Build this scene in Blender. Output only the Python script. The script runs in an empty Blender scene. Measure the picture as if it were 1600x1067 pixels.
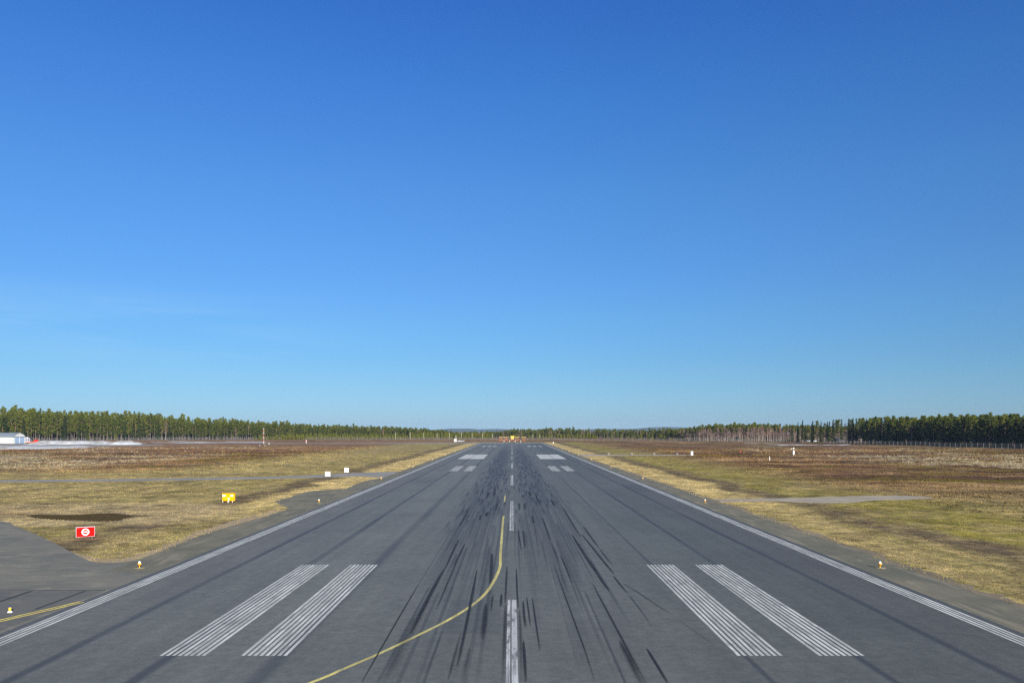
import bpy, bmesh, math, random
import numpy as np
from mathutils import Vector, Matrix

R = random.Random(7)
NPR = np.random.RandomState(11)
SC = bpy.context.scene
COL = SC.collection
F, H, HY = 1277.0, 9.1, 673.0          # focal length in photo pixels, camera height (m), horizon row
HF = F * H


def g(px, py):
    """a point of the flat airfield measured on the photograph, in metres"""
    y = HF / (py - HY)
    return ((px - 800.0) * y / F, y)


def X_at(px, y):
    return (px - 800.0) * y / F


# ------------------------------------------------------------------ terrain
def vnoise(x, y, seed):
    rs = np.random.RandomState(seed)
    tab = rs.rand(256, 256)
    xi = np.floor(x).astype(int); yi = np.floor(y).astype(int)
    fx = x - xi; fy = y - yi
    fx = fx * fx * (3 - 2 * fx); fy = fy * fy * (3 - 2 * fy)
    a = tab[xi % 256, yi % 256]; b = tab[(xi + 1) % 256, yi % 256]
    c = tab[xi % 256, (yi + 1) % 256]; d = tab[(xi + 1) % 256, (yi + 1) % 256]
    return (a * (1 - fx) + b * fx) * (1 - fy) + (c * (1 - fx) + d * fx) * fy


def fbm(x, y, seed, octv=4):
    s = 0.0; a = 0.5; t = 0.0
    for i in range(octv):
        s = s + a * vnoise(x * 2 ** i + 13.7 * i, y * 2 ** i + 7.1 * i, seed + i)
        t += a; a *= 0.5
    return s / t


def sstep(a, b, x):
    t = np.clip((np.asarray(x, float) - a) / (b - a), 0, 1)
    return t * t * (3 - 2 * t)


def height(x, y):
    x = np.asarray(x, float); y = np.asarray(y, float)
    m = sstep(60, 120, np.abs(x)) * sstep(180, 230, y)
    m = np.maximum(m, sstep(660, 720, y))
    m = m * (1 - sstep(560, 580, y) * (1 - sstep(620, 640, y)) * (x < 0))
    m = m * (1 - sstep(-450, -425, x) * (1 - sstep(-225, -200, x)) * sstep(430, 450, y) * (1 - sstep(585, 605, y)))
    n = fbm(x / 14.0, y / 14.0, 3, 4) - 0.5
    return m * n * 0.9


def hz(x, y):
    return float(height(np.array([x]), np.array([y]))[0])


# ------------------------------------------------------------------ node helpers
class S:
    """a node socket with arithmetic"""
    def __init__(self, nt, sock): self.nt = nt; self.s = sock
    def _m(self, op, o=None, c=None):
        n = self.nt.nodes.new('ShaderNodeMath'); n.operation = op
        self.nt.links.new(self.s, n.inputs[0])
        for i, v in ((1, o), (2, c)):
            if v is None: continue
            if isinstance(v, S): self.nt.links.new(v.s, n.inputs[i])
            else: n.inputs[i].default_value = v
        return S(self.nt, n.outputs[0])
    def __add__(self, o): return self._m('ADD', o)
    def __sub__(self, o): return self._m('SUBTRACT', o)
    def __mul__(self, o): return self._m('MULTIPLY', o)
    def __truediv__(self, o): return self._m('DIVIDE', o)
    def __rsub__(self, o): return (self * -1.0) + o
    __radd__ = __add__
    __rmul__ = __mul__
    def abs(self): return self._m('ABSOLUTE')
    def floor(self): return self._m('FLOOR')
    def fract(self): return self._m('FRACT')
    def max(self, o): return self._m('MAXIMUM', o)
    def min(self, o): return self._m('MINIMUM', o)
    def pow(self, o): return self._m('POWER', o)
    def sm(self, a, b, lo=0.0, hi=1.0):
        n = self.nt.nodes.new('ShaderNodeMapRange'); n.interpolation_type = 'SMOOTHSTEP'
        self.nt.links.new(self.s, n.inputs['Value'])
        if a > b: a, b, lo, hi = b, a, hi, lo
        n.inputs['From Min'].default_value = a; n.inputs['From Max'].default_value = b
        n.inputs['To Min'].default_value = lo; n.inputs['To Max'].default_value = hi
        return S(self.nt, n.outputs['Result'])


class Mat:
    def __init__(self, name):
        self.m = bpy.data.materials.new(name); self.m.use_nodes = True
        self.nt = self.m.node_tree; self.bsdf = self.nt.nodes['Principled BSDF']
        self.out = self.nt.nodes['Material Output']
        self.co = None
    def pos(self):
        if self.co is None:
            t = self.nt.nodes.new('ShaderNodeNewGeometry'); self.co = t.outputs['Position']
        return self.co
    def objco(self):
        t = self.nt.nodes.new('ShaderNodeTexCoord'); return t.outputs['Object']
    def xyz(self, v=None):
        n = self.nt.nodes.new('ShaderNodeSeparateXYZ'); self.nt.links.new(v or self.pos(), n.inputs[0])
        return [S(self.nt, o) for o in n.outputs]
    def comb(self, x, y, z=0.0):
        n = self.nt.nodes.new('ShaderNodeCombineXYZ')
        for i, v in enumerate((x, y, z)):
            if isinstance(v, S): self.nt.links.new(v.s, n.inputs[i])
            else: n.inputs[i].default_value = v
        return n.outputs[0]
    def noise(self, v, scale, detail=4, rough=0.55, dist=0.0, off=0.0):
        n = self.nt.nodes.new('ShaderNodeTexNoise'); n.noise_dimensions = '4D' if off else '3D'
        self.nt.links.new(v, n.inputs['Vector'])
        n.inputs['Scale'].default_value = scale; n.inputs['Detail'].default_value = detail
        n.inputs['Roughness'].default_value = rough; n.inputs['Distortion'].default_value = dist
        if off: n.inputs['W'].default_value = off
        return S(self.nt, n.outputs['Fac'])
    def white(self, v):
        n = self.nt.nodes.new('ShaderNodeTexWhiteNoise'); n.noise_dimensions = '3D'
        self.nt.links.new(v, n.inputs['Vector']); return S(self.nt, n.outputs['Value'])
    def vor(self, v, scale, rnd=1.0):
        n = self.nt.nodes.new('ShaderNodeTexVoronoi'); self.nt.links.new(v, n.inputs['Vector'])
        n.inputs['Scale'].default_value = scale
        return S(self.nt, n.outputs['Distance'])
    def col(self, c):
        n = self.nt.nodes.new('ShaderNodeRGB'); n.outputs[0].default_value = (*c, 1); return n.outputs[0]
    def mix(self, f, a, b, mode='MIX'):
        n = self.nt.nodes.new('ShaderNodeMix'); n.data_type = 'RGBA'; n.blend_type = mode
        if isinstance(f, S): self.nt.links.new(f.s, n.inputs[0])
        else: n.inputs[0].default_value = f
        for k, v in ((6, a), (7, b)):
            if isinstance(v, tuple): n.inputs[k].default_value = (*v, 1)
            elif isinstance(v, S): self.nt.links.new(v.s, n.inputs[k])
            else: self.nt.links.new(v, n.inputs[k])
        return n.outputs[2]
    def base(self, c): self.nt.links.new(c, self.bsdf.inputs['Base Color'])
    def bump(self, h, strength=0.5, dist=0.1):
        n = self.nt.nodes.new('ShaderNodeBump'); n.inputs['Strength'].default_value = strength
        n.inputs['Distance'].default_value = dist
        self.nt.links.new(h.s, n.inputs['Height']); self.nt.links.new(n.outputs[0], self.bsdf.inputs['Normal'])
    def set(self, **k):
        for a, v in k.items(): self.bsdf.inputs[a.replace('_', ' ')].default_value = v
        return self


def simple(name, c, rough=0.6, metal=0.0, var=0.18, scale=3.0, spec=0.35):
    """a painted / plain surface with a little wear"""
    M = Mat(name)
    n = M.noise(M.objco(), scale, 5, 0.6)
    d = tuple(x * (1 - var) for x in c)
    e = tuple(min(1, x * (1 + var * 0.5)) for x in c)
    M.base(M.mix(n.sm(0.35, 0.65), d, e))
    M.set(Roughness=rough, Metallic=metal)
    M.bsdf.inputs['Specular IOR Level'].default_value = spec
    return M.m


# ------------------------------------------------------------------ object helpers
def link(name, mesh, mat=None, parent=None):
    o = bpy.data.objects.new(name, mesh); COL.objects.link(o)
    if mat is not None and not mesh.materials: mesh.materials.append(mat)
    if parent is not None: o.parent = parent
    return o


def obj(name, bm, mat, parent=None, smooth=False):
    me = bpy.data.meshes.new(name)
    bmesh.ops.recalc_face_normals(bm, faces=bm.faces)
    bm.to_mesh(me); bm.free()
    if smooth: me.shade_smooth()
    return link(name, me, mat, parent)


def tag(o, label, cat, group=None, kind=None):
    if label: o['label'] = label
    if cat: o['category'] = cat
    if group: o['group'] = group
    if kind: o['kind'] = kind
    return o


def thing(name, label, cat, loc, rz=0.0, group=None):
    o = bpy.data.objects.new(name, None); COL.objects.link(o)
    o.location = loc; o.rotation_euler = (0, 0, rz); o.empty_display_size = 0.3
    return tag(o, label, cat, group)


def dup(root, loc, rz=0.0, label=None, scale=None):
    r = root.copy(); COL.objects.link(r); r.location = loc; r.rotation_euler = (0, 0, rz)
    if scale: r.scale = scale
    if label: r['label'] = label
    for ch in root.children:
        c = ch.copy(); COL.objects.link(c); c.parent = r
        for k in ch.children:
            d = k.copy(); COL.objects.link(d); d.parent = c
    return r


def box(bm, x0, x1, y0, y1, z0, z1, bev=0.0):
    v = [bm.verts.new(p) for p in ((x0, y0, z0), (x1, y0, z0), (x1, y1, z0), (x0, y1, z0),
                                   (x0, y0, z1), (x1, y0, z1), (x1, y1, z1), (x0, y1, z1))]
    fs = [bm.faces.new([v[i] for i in f]) for f in
          ((0, 3, 2, 1), (4, 5, 6, 7), (0, 1, 5, 4), (1, 2, 6, 5), (2, 3, 7, 6), (3, 0, 4, 7))]
    if bev:
        es = list({e for f in fs for e in f.edges})
        bmesh.ops.bevel(bm, geom=es, offset=bev, segments=2, affect='EDGES', profile=0.5)
    return bm


def tube(bm, p, q, r0, r1=None, n=8, caps=True):
    r1 = r0 if r1 is None else r1
    p = Vector(p); q = Vector(q); d = (q - p).normalized()
    a = d.orthogonal().normalized(); b = d.cross(a)
    A = [bm.verts.new(p + (a * math.cos(t) + b * math.sin(t)) * r0) for t in (2 * math.pi * i / n for i in range(n))]
    B = [bm.verts.new(q + (a * math.cos(t) + b * math.sin(t)) * r1) for t in (2 * math.pi * i / n for i in range(n))]
    for i in range(n): bm.faces.new((A[i], A[(i + 1) % n], B[(i + 1) % n], B[i]))
    if caps: bm.faces.new(A[::-1]); bm.faces.new(B)
    return bm


def lathe(bm, prof, n=20, c=(0, 0, 0)):
    rings = []
    for r, z in prof:
        if r < 1e-5: rings.append([bm.verts.new((c[0], c[1], c[2] + z))])
        else: rings.append([bm.verts.new((c[0] + r * math.cos(2 * math.pi * i / n), c[1] + r * math.sin(2 * math.pi * i / n), c[2] + z)) for i in range(n)])
    for A, B in zip(rings, rings[1:]):
        for i in range(n):
            j = (i + 1) % n
            if len(A) == 1 and len(B) > 1: bm.faces.new((A[0], B[i], B[j]))
            elif len(B) == 1 and len(A) > 1: bm.faces.new((A[i], A[j], B[0]))
            elif len(A) > 1: bm.faces.new((A[i], A[j], B[j], B[i]))
    return bm


def NB(): return bmesh.new()


def mesh_np(name, V, Fc, mats=None, midx=None, tri=True):
    """mesh from numpy arrays of vertices and triangles / quads"""
    me = bpy.data.meshes.new(name)
    V = np.asarray(V, np.float32); Fc = np.asarray(Fc, np.int32); k = Fc.shape[1]
    me.vertices.add(len(V)); me.vertices.foreach_set('co', V.ravel())
    me.loops.add(Fc.size); me.loops.foreach_set('vertex_index', Fc.ravel())
    me.polygons.add(len(Fc)); me.polygons.foreach_set('loop_start', np.arange(0, Fc.size, k, dtype=np.int32))
    for m in mats or []: me.materials.append(m)
    if midx is not None: me.polygons.foreach_set('material_index', np.asarray(midx, np.int32))
    me.update(calc_edges=True); me.validate()
    return me


def sheet(name, pts, z, mat, kind='structure'):
    """one flat polygon of ground surface"""
    from mathutils.geometry import tessellate_polygon
    P = [Vector((x, y, z)) for x, y in pts]
    tris = tessellate_polygon([P])
    bm = NB(); vs = [bm.verts.new(p) for p in P]
    for t in tris:
        f = bm.faces.new([vs[i] for i in t]); f.normal_update()
        if f.normal.z < 0: f.normal_flip()
    me = bpy.data.meshes.new(name); bm.to_mesh(me); bm.free()
    return tag(link(name, me, mat), None, None, kind=kind)


def rects(name, rs, mat, kind='structure'):
    """painted bars: (x0,x1,y0,y1,z)"""
    bm = NB()
    for x0, x1, y0, y1, z in rs:
        bm.faces.new([bm.verts.new(p) for p in ((x0, y0, z), (x1, y0, z), (x1, y1, z), (x0, y1, z))])
    me = bpy.data.meshes.new(name); bm.to_mesh(me); bm.free()
    return tag(link(name, me, mat), None, None, kind=kind)


# ------------------------------------------------------------------ camera, sun, sky
cam = bpy.data.cameras.new('camera'); co = bpy.data.objects.new('camera', cam); COL.objects.link(co)
co.location = (0, 0, H); co.rotation_euler = (math.radians(90), 0, 0)
cam.sensor_width = 36.0; cam.lens = 36.0 * F / 1600.0; cam.shift_y = (HY - 533.5) / 1600.0
cam.clip_start = 0.5; cam.clip_end = 40000
SC.camera = co

SUN_AZ = math.radians(180 - 24)        # clockwise from +Y: behind the camera, to its right
SUN_EL = math.radians(23)
sd = Vector((math.sin(SUN_AZ) * math.cos(SUN_EL), math.cos(SUN_AZ) * math.cos(SUN_EL), math.sin(SUN_EL)))
sl = bpy.data.lights.new('sun', 'SUN'); so = bpy.data.objects.new('sun', sl); COL.objects.link(so)
sl.energy = 5.0; sl.angle = math.radians(0.53); sl.color = (1.0, 0.93, 0.82)
so.rotation_euler = (-sd).to_track_quat('-Z', 'Y').to_euler(); so.location = (60, -140, 80)

W = bpy.data.worlds.new('World'); SC.world = W; W.use_nodes = True
nt = W.node_tree; bg = nt.nodes['Background']
sky = nt.nodes.new('ShaderNodeTexSky'); sky.sky_type = 'NISHITA'; sky.sun_disc = False
sky.sun_elevation = SUN_EL; sky.sun_rotation = SUN_AZ
sky.altitude = 200; sky.air_density = 1.0; sky.dust_density = 0.3; sky.ozone_density = 3.0
# clear spring sky: deeper blue overhead, pale towards the horizon, a trace of cirrus
wg = nt.nodes.new('ShaderNodeNewGeometry'); wz = nt.nodes.new('ShaderNodeSeparateXYZ'); nt.links.new(wg.outputs['Incoming'], wz.inputs[0])
zz = S(nt, wz.outputs[2]) * -1.0
cr_ = nt.nodes.new('ShaderNodeValToRGB'); nt.links.new(zz.s, cr_.inputs[0])
SKYT = [(0.0, (0.285, 0.455, 0.785)), (0.012, (0.285, 0.448, 0.765)), (0.028, (0.283, 0.453, 0.745)), (0.057, (0.28, 0.457, 0.69)), (0.088, (0.274, 0.467, 0.688)), (0.135, (0.288, 0.501, 0.728)), (0.172, (0.294, 0.515, 0.773)), (0.28, (0.299, 0.572, 0.865)), (0.379, (0.255, 0.567, 0.951)), (0.466, (0.218, 0.524, 0.99)), (0.62, (0.34, 0.56, 0.8)), (1.0, (0.5, 0.6, 0.62))]
el = cr_.color_ramp.elements
while len(el) < len(SKYT): el.new(0.5)
for q, (p, c) in zip(el, SKYT): q.position = p
for q, (p, c) in zip(el, SKYT): q.position = p; q.color = (*c, 1)
mul = nt.nodes.new('ShaderNodeMix'); mul.data_type = 'RGBA'; mul.blend_type = 'MULTIPLY'; mul.inputs[0].default_value = 1.0
nt.links.new(sky.outputs[0], mul.inputs[6]); nt.links.new(cr_.outputs[0], mul.inputs[7])
wmap = nt.nodes.new('ShaderNodeVectorMath'); wmap.operation = 'MULTIPLY'; wmap.inputs[1].default_value = (2.6, 2.6, 34.0)
nt.links.new(wg.outputs['Incoming'], wmap.inputs[0])
wn = nt.nodes.new('ShaderNodeTexNoise'); wn.inputs['Scale'].default_value = 1.0; wn.inputs['Detail'].default_value = 7; wn.inputs['Roughness'].default_value = 0.62; wn.inputs['Distortion'].default_value = 0.5
nt.links.new(wmap.outputs[0], wn.inputs['Vector'])
wx_ = S(nt, wz.outputs[0]) * -1.0
band = zz.sm(0.05, 0.11) * zz.sm(0.17, 0.125) * wx_.sm(-0.12, -0.42)
wisp = zz.sm(0.118, 0.124) * zz.sm(0.134, 0.127) * wx_.sm(0.19, 0.23) * wx_.sm(0.33, 0.27)
cl = (S(nt, wn.outputs['Fac']).sm(0.38, 0.72) * band * 0.13 + S(nt, wn.outputs['Fac']).sm(0.5, 0.7) * wisp * 0.3)
cm = nt.nodes.new('ShaderNodeMix'); cm.data_type = 'RGBA'; nt.links.new(cl.s, cm.inputs[0]); nt.links.new(mul.outputs[2], cm.inputs[6])
cm.inputs[7].default_value = (4.1, 5.4, 6.6, 1)
nt.links.new(cm.outputs[2], bg.inputs['Color'])
bg.inputs['Strength'].default_value = 0.080
SC.view_settings.view_transform = 'Standard'; SC.view_settings.look = 'None'
SC.view_settings.exposure = 0.92; SC.view_settings.gamma = 1.0
SC.view_settings.use_curve_mapping = False
SC.cycles.transparent_max_bounces = 24
SC.cycles.max_bounces = 6
SC.cycles.use_denoising = False
SC.cycles.volume_bounces = 0

# ------------------------------------------------------------------ ground
def ground_material():
    M = Mat('airfield_ground'); P = M.pos(); X, Y, Z = M.xyz()
    flat = M.comb(X, Y, 0.0)
    n40 = M.noise(flat, 1 / 38, 5, 0.6, 0.4)
    n12 = M.noise(flat, 1 / 11, 6, 0.62, 0.5, off=3.1)
    n4 = M.noise(flat, 1 / 3.2, 6, 0.65, 0.3, off=7.7)
    n1 = M.noise(flat, 1 / 0.7, 5, 0.7, 0.0, off=1.3)
    mow = M.noise(M.comb(X * 0.55, Y * 0.045, 0.0), 1.0, 5, 0.65, 0.6)
    mow2 = M.noise(M.comb(X * 1.4, Y * 0.12, 4.0), 1.0, 5, 0.7, 0.4)
    wx = X + (n12 - 0.5) * 7.0 + (n40 - 0.5) * 10.0
    ax = wx.abs()
    # mown airfield grass: tan, olive, green
    gr = M.mix(mow.sm(0.36, 0.62), (0.285, 0.225, 0.12), (0.205, 0.175, 0.078))
    gr = M.mix(mow2.sm(0.52, 0.7) * 0.55, gr, (0.14, 0.115, 0.075))
    gr = M.mix(n4.sm(0.52, 0.66) * 0.6, gr, (0.36, 0.28, 0.14))
    gr = M.mix(n4.sm(0.45, 0.32) * 0.6, gr, (0.115, 0.095, 0.055))
    right = X.sm(-5, 5)
    # greener strip right of the runway
    greenm = (ax.sm(36, 40) * ax.sm(58, 50)) * n12.sm(0.3, 0.55)
    gr = M.mix(greenm * n4.sm(0.3, 0.6) * (right * 0.75 + 0.2), gr, (0.175, 0.155, 0.036))
    # straw verge beside the pavement, then a worn brown band
    straw = ax.sm(35, 31) * (mow2.sm(0.3, 0.6) * 0.5 + 0.45)
    gr = M.mix(straw * Y.sm(60, 130), gr, (0.42, 0.33, 0.172))
    brown = ax.sm(32, 34.5) * ax.sm(40, 36.5) * n4.sm(0.3, 0.6)
    gr = M.mix(brown * 0.95, gr, (0.09, 0.068, 0.052))
    # bare sandy ground round the puddle
    pud = M.xyz()[0:2]
    dx = (X + 50.0) * (1 / 20.0); dy = (Y - 90.0) * (1 / 13.0)
    dd = (dx * dx + dy * dy).pow(0.5) + (n12 - 0.5) * 0.6
    gr = M.mix(dd.sm(1.25, 0.8) * 0.85, gr, (0.285, 0.228, 0.145))
    # heath: heather browns, moss, pale lichen
    hth = M.mix(n12.sm(0.4, 0.6), (0.205, 0.132, 0.07), (0.30, 0.205, 0.112))
    hth = M.mix(n40.sm(0.44, 0.56) * 0.75, hth, (0.142, 0.078, 0.046))
    hs = M.noise(M.comb(X * 0.02, Y * 0.045, 9.0), 1.0, 8, 0.64, 0.8)
    hth = M.mix(hs.sm(0.495, 0.555) * 0.85, hth, (0.058, 0.030, 0.020))
    hs2 = M.noise(M.comb(X * 0.07, Y * 0.15, 19.0), 1.0, 6, 0.66, 0.6)
    hth = M.mix(hs2.sm(0.55, 0.62) * 0.7, hth, (0.075, 0.043, 0.028))
    hth = M.mix(hs2.sm(0.42, 0.36) * 0.6, hth, (0.31, 0.225, 0.135))
    hb = M.noise(M.comb(X * 0.009, Y * 0.042, 41.0), 1.0, 8, 0.62, 0.5)
    hth = M.mix(hb.sm(0.5, 0.545) * 0.75 * Y.sm(180, 205), hth, (0.085, 0.040, 0.024))
    hth = M.mix(hb.sm(0.42, 0.38) * 0.6 * Y.sm(180, 205), hth, (0.31, 0.215, 0.12))
    moss = M.noise(M.comb(X * 0.018, Y * 0.045, 21.0), 1.0, 8, 0.66, 0.8)
    hth = M.mix(moss.sm(0.54, 0.6) * 0.85, hth, (0.115, 0.092, 0.012))
    hth = M.mix((1.0 - X.sm(-5, 5)) * Y.sm(330, 420) * 0.45, hth, (0.20, 0.12, 0.085))
    pale = M.noise(M.comb(X * 0.022, Y * 0.05, 33.0), 1.0, 8, 0.7, 1.0)
    spk = M.noise(M.comb(X * 0.5, Y * 0.25, 2.0), 1.0, 3, 0.8)
    palem = (pale + Y.sm(170, 200) * Y.sm(330, 270) * 0.09).sm(0.52, 0.6) * spk.sm(0.46, 0.56) * Y.sm(165, 190) * Y.sm(560, 430)
    palem = palem * (ax.sm(95, 125))
    hth = M.mix(palem * 0.75, hth, (0.46, 0.43, 0.345))
    hth = M.mix(n1.sm(0.5, 0.8) * 0.35, hth, (0.04, 0.022, 0.016))
    # where the heath begins (nearer to the runway on the right)
    edge = right * -24.0 + 79.0
    hm = ((ax - edge) * (1 / 14.0)).sm(-1.0, 1.0)
    farh = (Y + (n12 - 0.5) * 30).sm(640, 665)
    leftnear = (1.0 - right) * Y.sm(205, 160)
    rightnear = right * Y.sm(150, 80) * 0.9
    hm = (hm * (1.0 - leftnear) * (1.0 - rightnear)).max(farh)
    c = M.mix(hm, gr, hth)
    # rust coloured patches near the left road
    rp = M.noise(M.comb(X * 0.05, Y * 0.11, 55.0), 1.0, 4, 0.6, 0.6)
    c = M.mix(rp.sm(0.58, 0.68) * 0.6 * ax.sm(45, 60), c, (0.20, 0.105, 0.062))
    # fine tuft texture
    c = M.mix(n1.sm(0.5, 0.68) * 0.6, c, M.mix(1.0, c, (0.45, 0.42, 0.36), 'MULTIPLY'))
    c = M.mix(n1.sm(0.5, 0.34) * 0.4, c, M.mix(1.0, c, (1.5, 1.45, 1.3), 'MULTIPLY'))
    c = M.mix(n4.sm(0.42, 0.25) * 0.35, c, M.mix(1.0, c, (1.45, 1.4, 1.25), 'MULTIPLY'))
    pA = M.noise(flat, 1 / 2.1, 4, 0.7, 0.3, off=15.0); pB = M.noise(flat, 1 / 6.5, 5, 0.68, 0.4, off=17.0)
    k = pA.sm(0.34, 0.66) * 0.55 + pB.sm(0.36, 0.64) * 0.45
    c = M.mix(1.0, c, k * 1.1 + 0.44, 'MULTIPLY')
    c = M.mix(1.0, c, (1.0, 0.98, 0.82), 'MULTIPLY')
    c = M.mix((pB * 0.5 + pA * 0.5).sm(0.56, 0.66) * 0.35, c, M.mix(1.0, c, (1.2, 1.02, 0.72), 'MULTIPLY'))
    M.base(c); M.set(Roughness=0.95)
    M.bsdf.inputs['Specular IOR Level'].default_value = 0.1
    M.bump(n4 * 0.6 + n1 * 0.5, 0.9, 0.25)
    return M.m


def axis(lo, hi, step, far, neg):
    a = list(np.arange(lo, hi + step, step))
    s = step; v = a[-1]
    while v < far: s *= 1.35; v += s; a.append(v)
    if neg is not None:
        s = step; v = a[0]
        while v > neg: s *= 1.35; v -= s; a.insert(0, v)
    return np.array(a)


gx = np.clip(axis(-620, 460, 3.0, 7000, -7000), -7000, 7000)
gy = np.clip(axis(0, 1080, 3.0, 9500, -1500), -1500, 9500)
GX, GY = np.meshgrid(gx, gy)
GZ = height(GX, GY)
V = np.stack([GX.ravel(), GY.ravel(), GZ.ravel()], 1)
nx = len(gx); ny = len(gy)
i = np.arange(nx - 1)[None, :] + nx * np.arange(ny - 1)[:, None]
Q = np.stack([i.ravel(), i.ravel() + 1, i.ravel() + nx + 1, i.ravel() + nx], 1)
me = mesh_np('ground', V, Q); me.shade_smooth()
GROUND = ground_material()
tag(link('ground', me, GROUND), None, None, kind='structure')


# ------------------------------------------------------------------ pavements
def asphalt():
    M = Mat('runway_asphalt'); X, Y, Z = M.xyz(); flat = M.comb(X, Y, 0.0)
    grain = M.noise(flat, 9.0, 4, 0.8)
    grain2 = M.noise(flat, 2.2, 5, 0.7, off=2.0)
    big = M.noise(flat, 1 / 9, 5, 0.6, off=5.0)
    lng = M.noise(M.comb(X * 0.9, Y * 0.03, 0.0), 1.0, 6, 0.65)
    lng2 = M.noise(M.comb(X * 4.0, Y * 0.06, 7.0), 1.0, 4, 0.7)
    lane = (X * (1 / 4.62)); li = lane.floor()
    lr = M.white(M.comb(li, 3.0, 0.0))
    v = (lr * 0.16 + 0.92) * (big * 0.6 + 0.7) * (lng * 0.6 + 0.7) * (grain.sm(0.3, 0.7) * 0.34 + 0.82) * (grain2.sm(0.3, 0.7) * 0.3 + 0.84)
    ax = X.abs()
    c = M.mix(1.0, (0.102, 0.108, 0.097), v, 'MULTIPLY')
    c = M.mix(ax.sm(18.2, 18.8) * 0.55, c, M.mix(1.0, (0.092, 0.089, 0.081), v, 'MULTIPLY'))
    c = M.mix(X.sm(3, 13) * 0.9, c, M.mix(1.0, c, (0.66, 0.68, 0.69), 'MULTIPLY'))
    c = M.mix(grain.sm(0.68, 0.82) * 0.4, c, (0.2, 0.2, 0.195))
    # construction joints
    def joint(pos, w, amt, seed):
        d = (X - pos + (M.noise(M.comb(0.0, Y * 0.05, seed), 1.0, 3) - 0.5) * 0.25).abs()
        wv = M.noise(M.comb(0.0, Y * 0.035, seed + 5), 1.0, 3).sm(0.3, 0.7, 0.55, 1.0)
        return d.sm(w, w * 0.15) * wv * amt
    dark = None
    for k, (p, w, a) in enumerate(((18.45, .36, .9), (13.87, .28, .88), (9.45, .22, .8), (4.72, .3, .3),
                                   (-18.38, .38, .82), (-13.78, .45, .8), (-9.3, .6, .65), (-4.72, .3, .3), (22.75, .35, .5), (-22.75, .4, .55))):
        j = joint(p, w, a, 11.0 + 3.7 * k); dark = j if dark is None else dark.max(j)
    c = M.mix(dark, c, (0.021, 0.025, 0.032))
    # tyre rubber
    def streak(skew, wx, L, seed, pw):
        u = (X + Y * skew) * (1 / wx) + seed * 3.3; iu = u.floor(); fu = u.fract()
        r1 = M.white(M.comb(iu, seed, 1.0)); vv = Y * (1 / L) + r1 * 31.0
        iv = vv.floor(); fv = vv.fract()
        r2 = M.white(M.comb(iu, iv, seed + 0.5)); r3 = M.white(M.comb(iu, iv, seed + 9.5))
        across = 1.0 - ((fu - 0.5) * 2.0).abs().pow(4.0)
        along = fv.sm(0.15, 0.8) * fv.sm(1.0, 0.97)
        dens = (ax - 3.4) * (1 / 2.6)
        dens = (dens * dens * -1.0)
        dens = S(M.nt, dens._m('POWER').s) if False else (2.718 ** 0 and S(M.nt, _exp(M, dens)))
        yz = Y.sm(20, 90) * Y.sm(520, 250) * 0.85 + 0.12
        on = (dens * yz * pw - r2).sm(0.0, 0.12)
        return on * across * along * r3.sm(0.25, 0.75, 0.18, 1.0)
    st = streak(0.004, 0.26, 13.0, 1.0, 0.85) * Y.sm(55, 105)
    st = st.max(streak(-0.006, 0.23, 19.0, 2.0, 0.75) * Y.sm(55, 110))
    st = st.max(streak(0.0, 0.34, 9.0, 8.0, 0.7) * Y.sm(90, 140))
    lg = streak(0.002, 0.22, 62.0, 3.0, 0.9) * 0.6
    lg = lg.max(streak(0.001, 0.9, 140.0, 7.0, 0.9) * 0.4)
    lg = lg.max(streak(-0.002, 0.14, 85.0, 9.0, 0.9) * 0.6)
    lg = lg.max(streak(-0.003, 0.34, 95.0, 4.0, 0.8) * 0.42)
    lg = lg.max(streak(0.006, 0.5, 48.0, 5.0, 0.6) * 0.35)
    lg = lg.max(streak(-0.008, 0.18, 38.0, 6.0, 0.6) * 0.6)
    st = st.max(lg)
    haze = (ax - 3.6) * (1 / 3.0); haze = S(M.nt, _exp(M, haze * haze * -1.0))
    hz_ = haze * lng2.sm(0.25, 0.65) * (Y.sm(620, 330) * Y.sm(40, 130) * 0.30 + 0.12)
    c = M.mix(hz_, c, (0.036, 0.041, 0.048))
    c = M.mix(st * 0.97, c, (0.009, 0.011, 0.014))
    # old repair patches
    def patch(x, y, hx_, hy_):
        return (X - x).abs().sm(hx_ + .03, hx_ - .03) * (Y - y).abs().sm(hy_ + .1, hy_ - .1)
    pt = patch(-1.9, 40.3, 1.35, 3.7).max(patch(19.9, 131, 1.7, 9)).max(patch(-12.0, 88, 2.2, 0.5) * 0.6).max(patch(4.0, 71, 3.0, 0.35) * 0.5).max(patch(-3.2, 60.5, 4.4, 0.25) * 0.5)
    pt = pt.max(patch(15.8, 96, 2.2, 5) * 0.5).max(patch(-16.2, 152, 2.1, 11) * 0.7).max(patch(-7.0, 222, 2.3, 14) * 0.5).max(patch(11.6, 240, 2.2, 20) * 0.5)
    c = M.mix(pt * 0.22, c, (0.02, 0.022, 0.026))
    crk = M.noise(M.comb(X * 0.16, Y * 0.5, 77.0), 1.0, 4, 0.6, 0.6)
    c = M.mix((crk - 0.5).abs().sm(0.0045, 0.001) * big.sm(0.45, 0.6) * 0.45, c, (0.025, 0.027, 0.03))
    stn = M.noise(flat, 1 / 3.3, 4, 0.6, 0.4, off=23.0)
    c = M.mix(stn.sm(0.58, 0.72) * 0.3, c, M.mix(1.0, c, (1.22, 1.2, 1.12), 'MULTIPLY'))
    c = M.mix(stn.sm(0.42, 0.3) * 0.3, c, M.mix(1.0, c, (0.75, 0.76, 0.78), 'MULTIPLY'))
    M.base(c); M.set(Roughness=0.68)
    M.bsdf.inputs['Specular IOR Level'].default_value = 0.5
    M.bump(grain + grain2 * 0.6, 0.35, 0.012)
    return M.m


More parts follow.
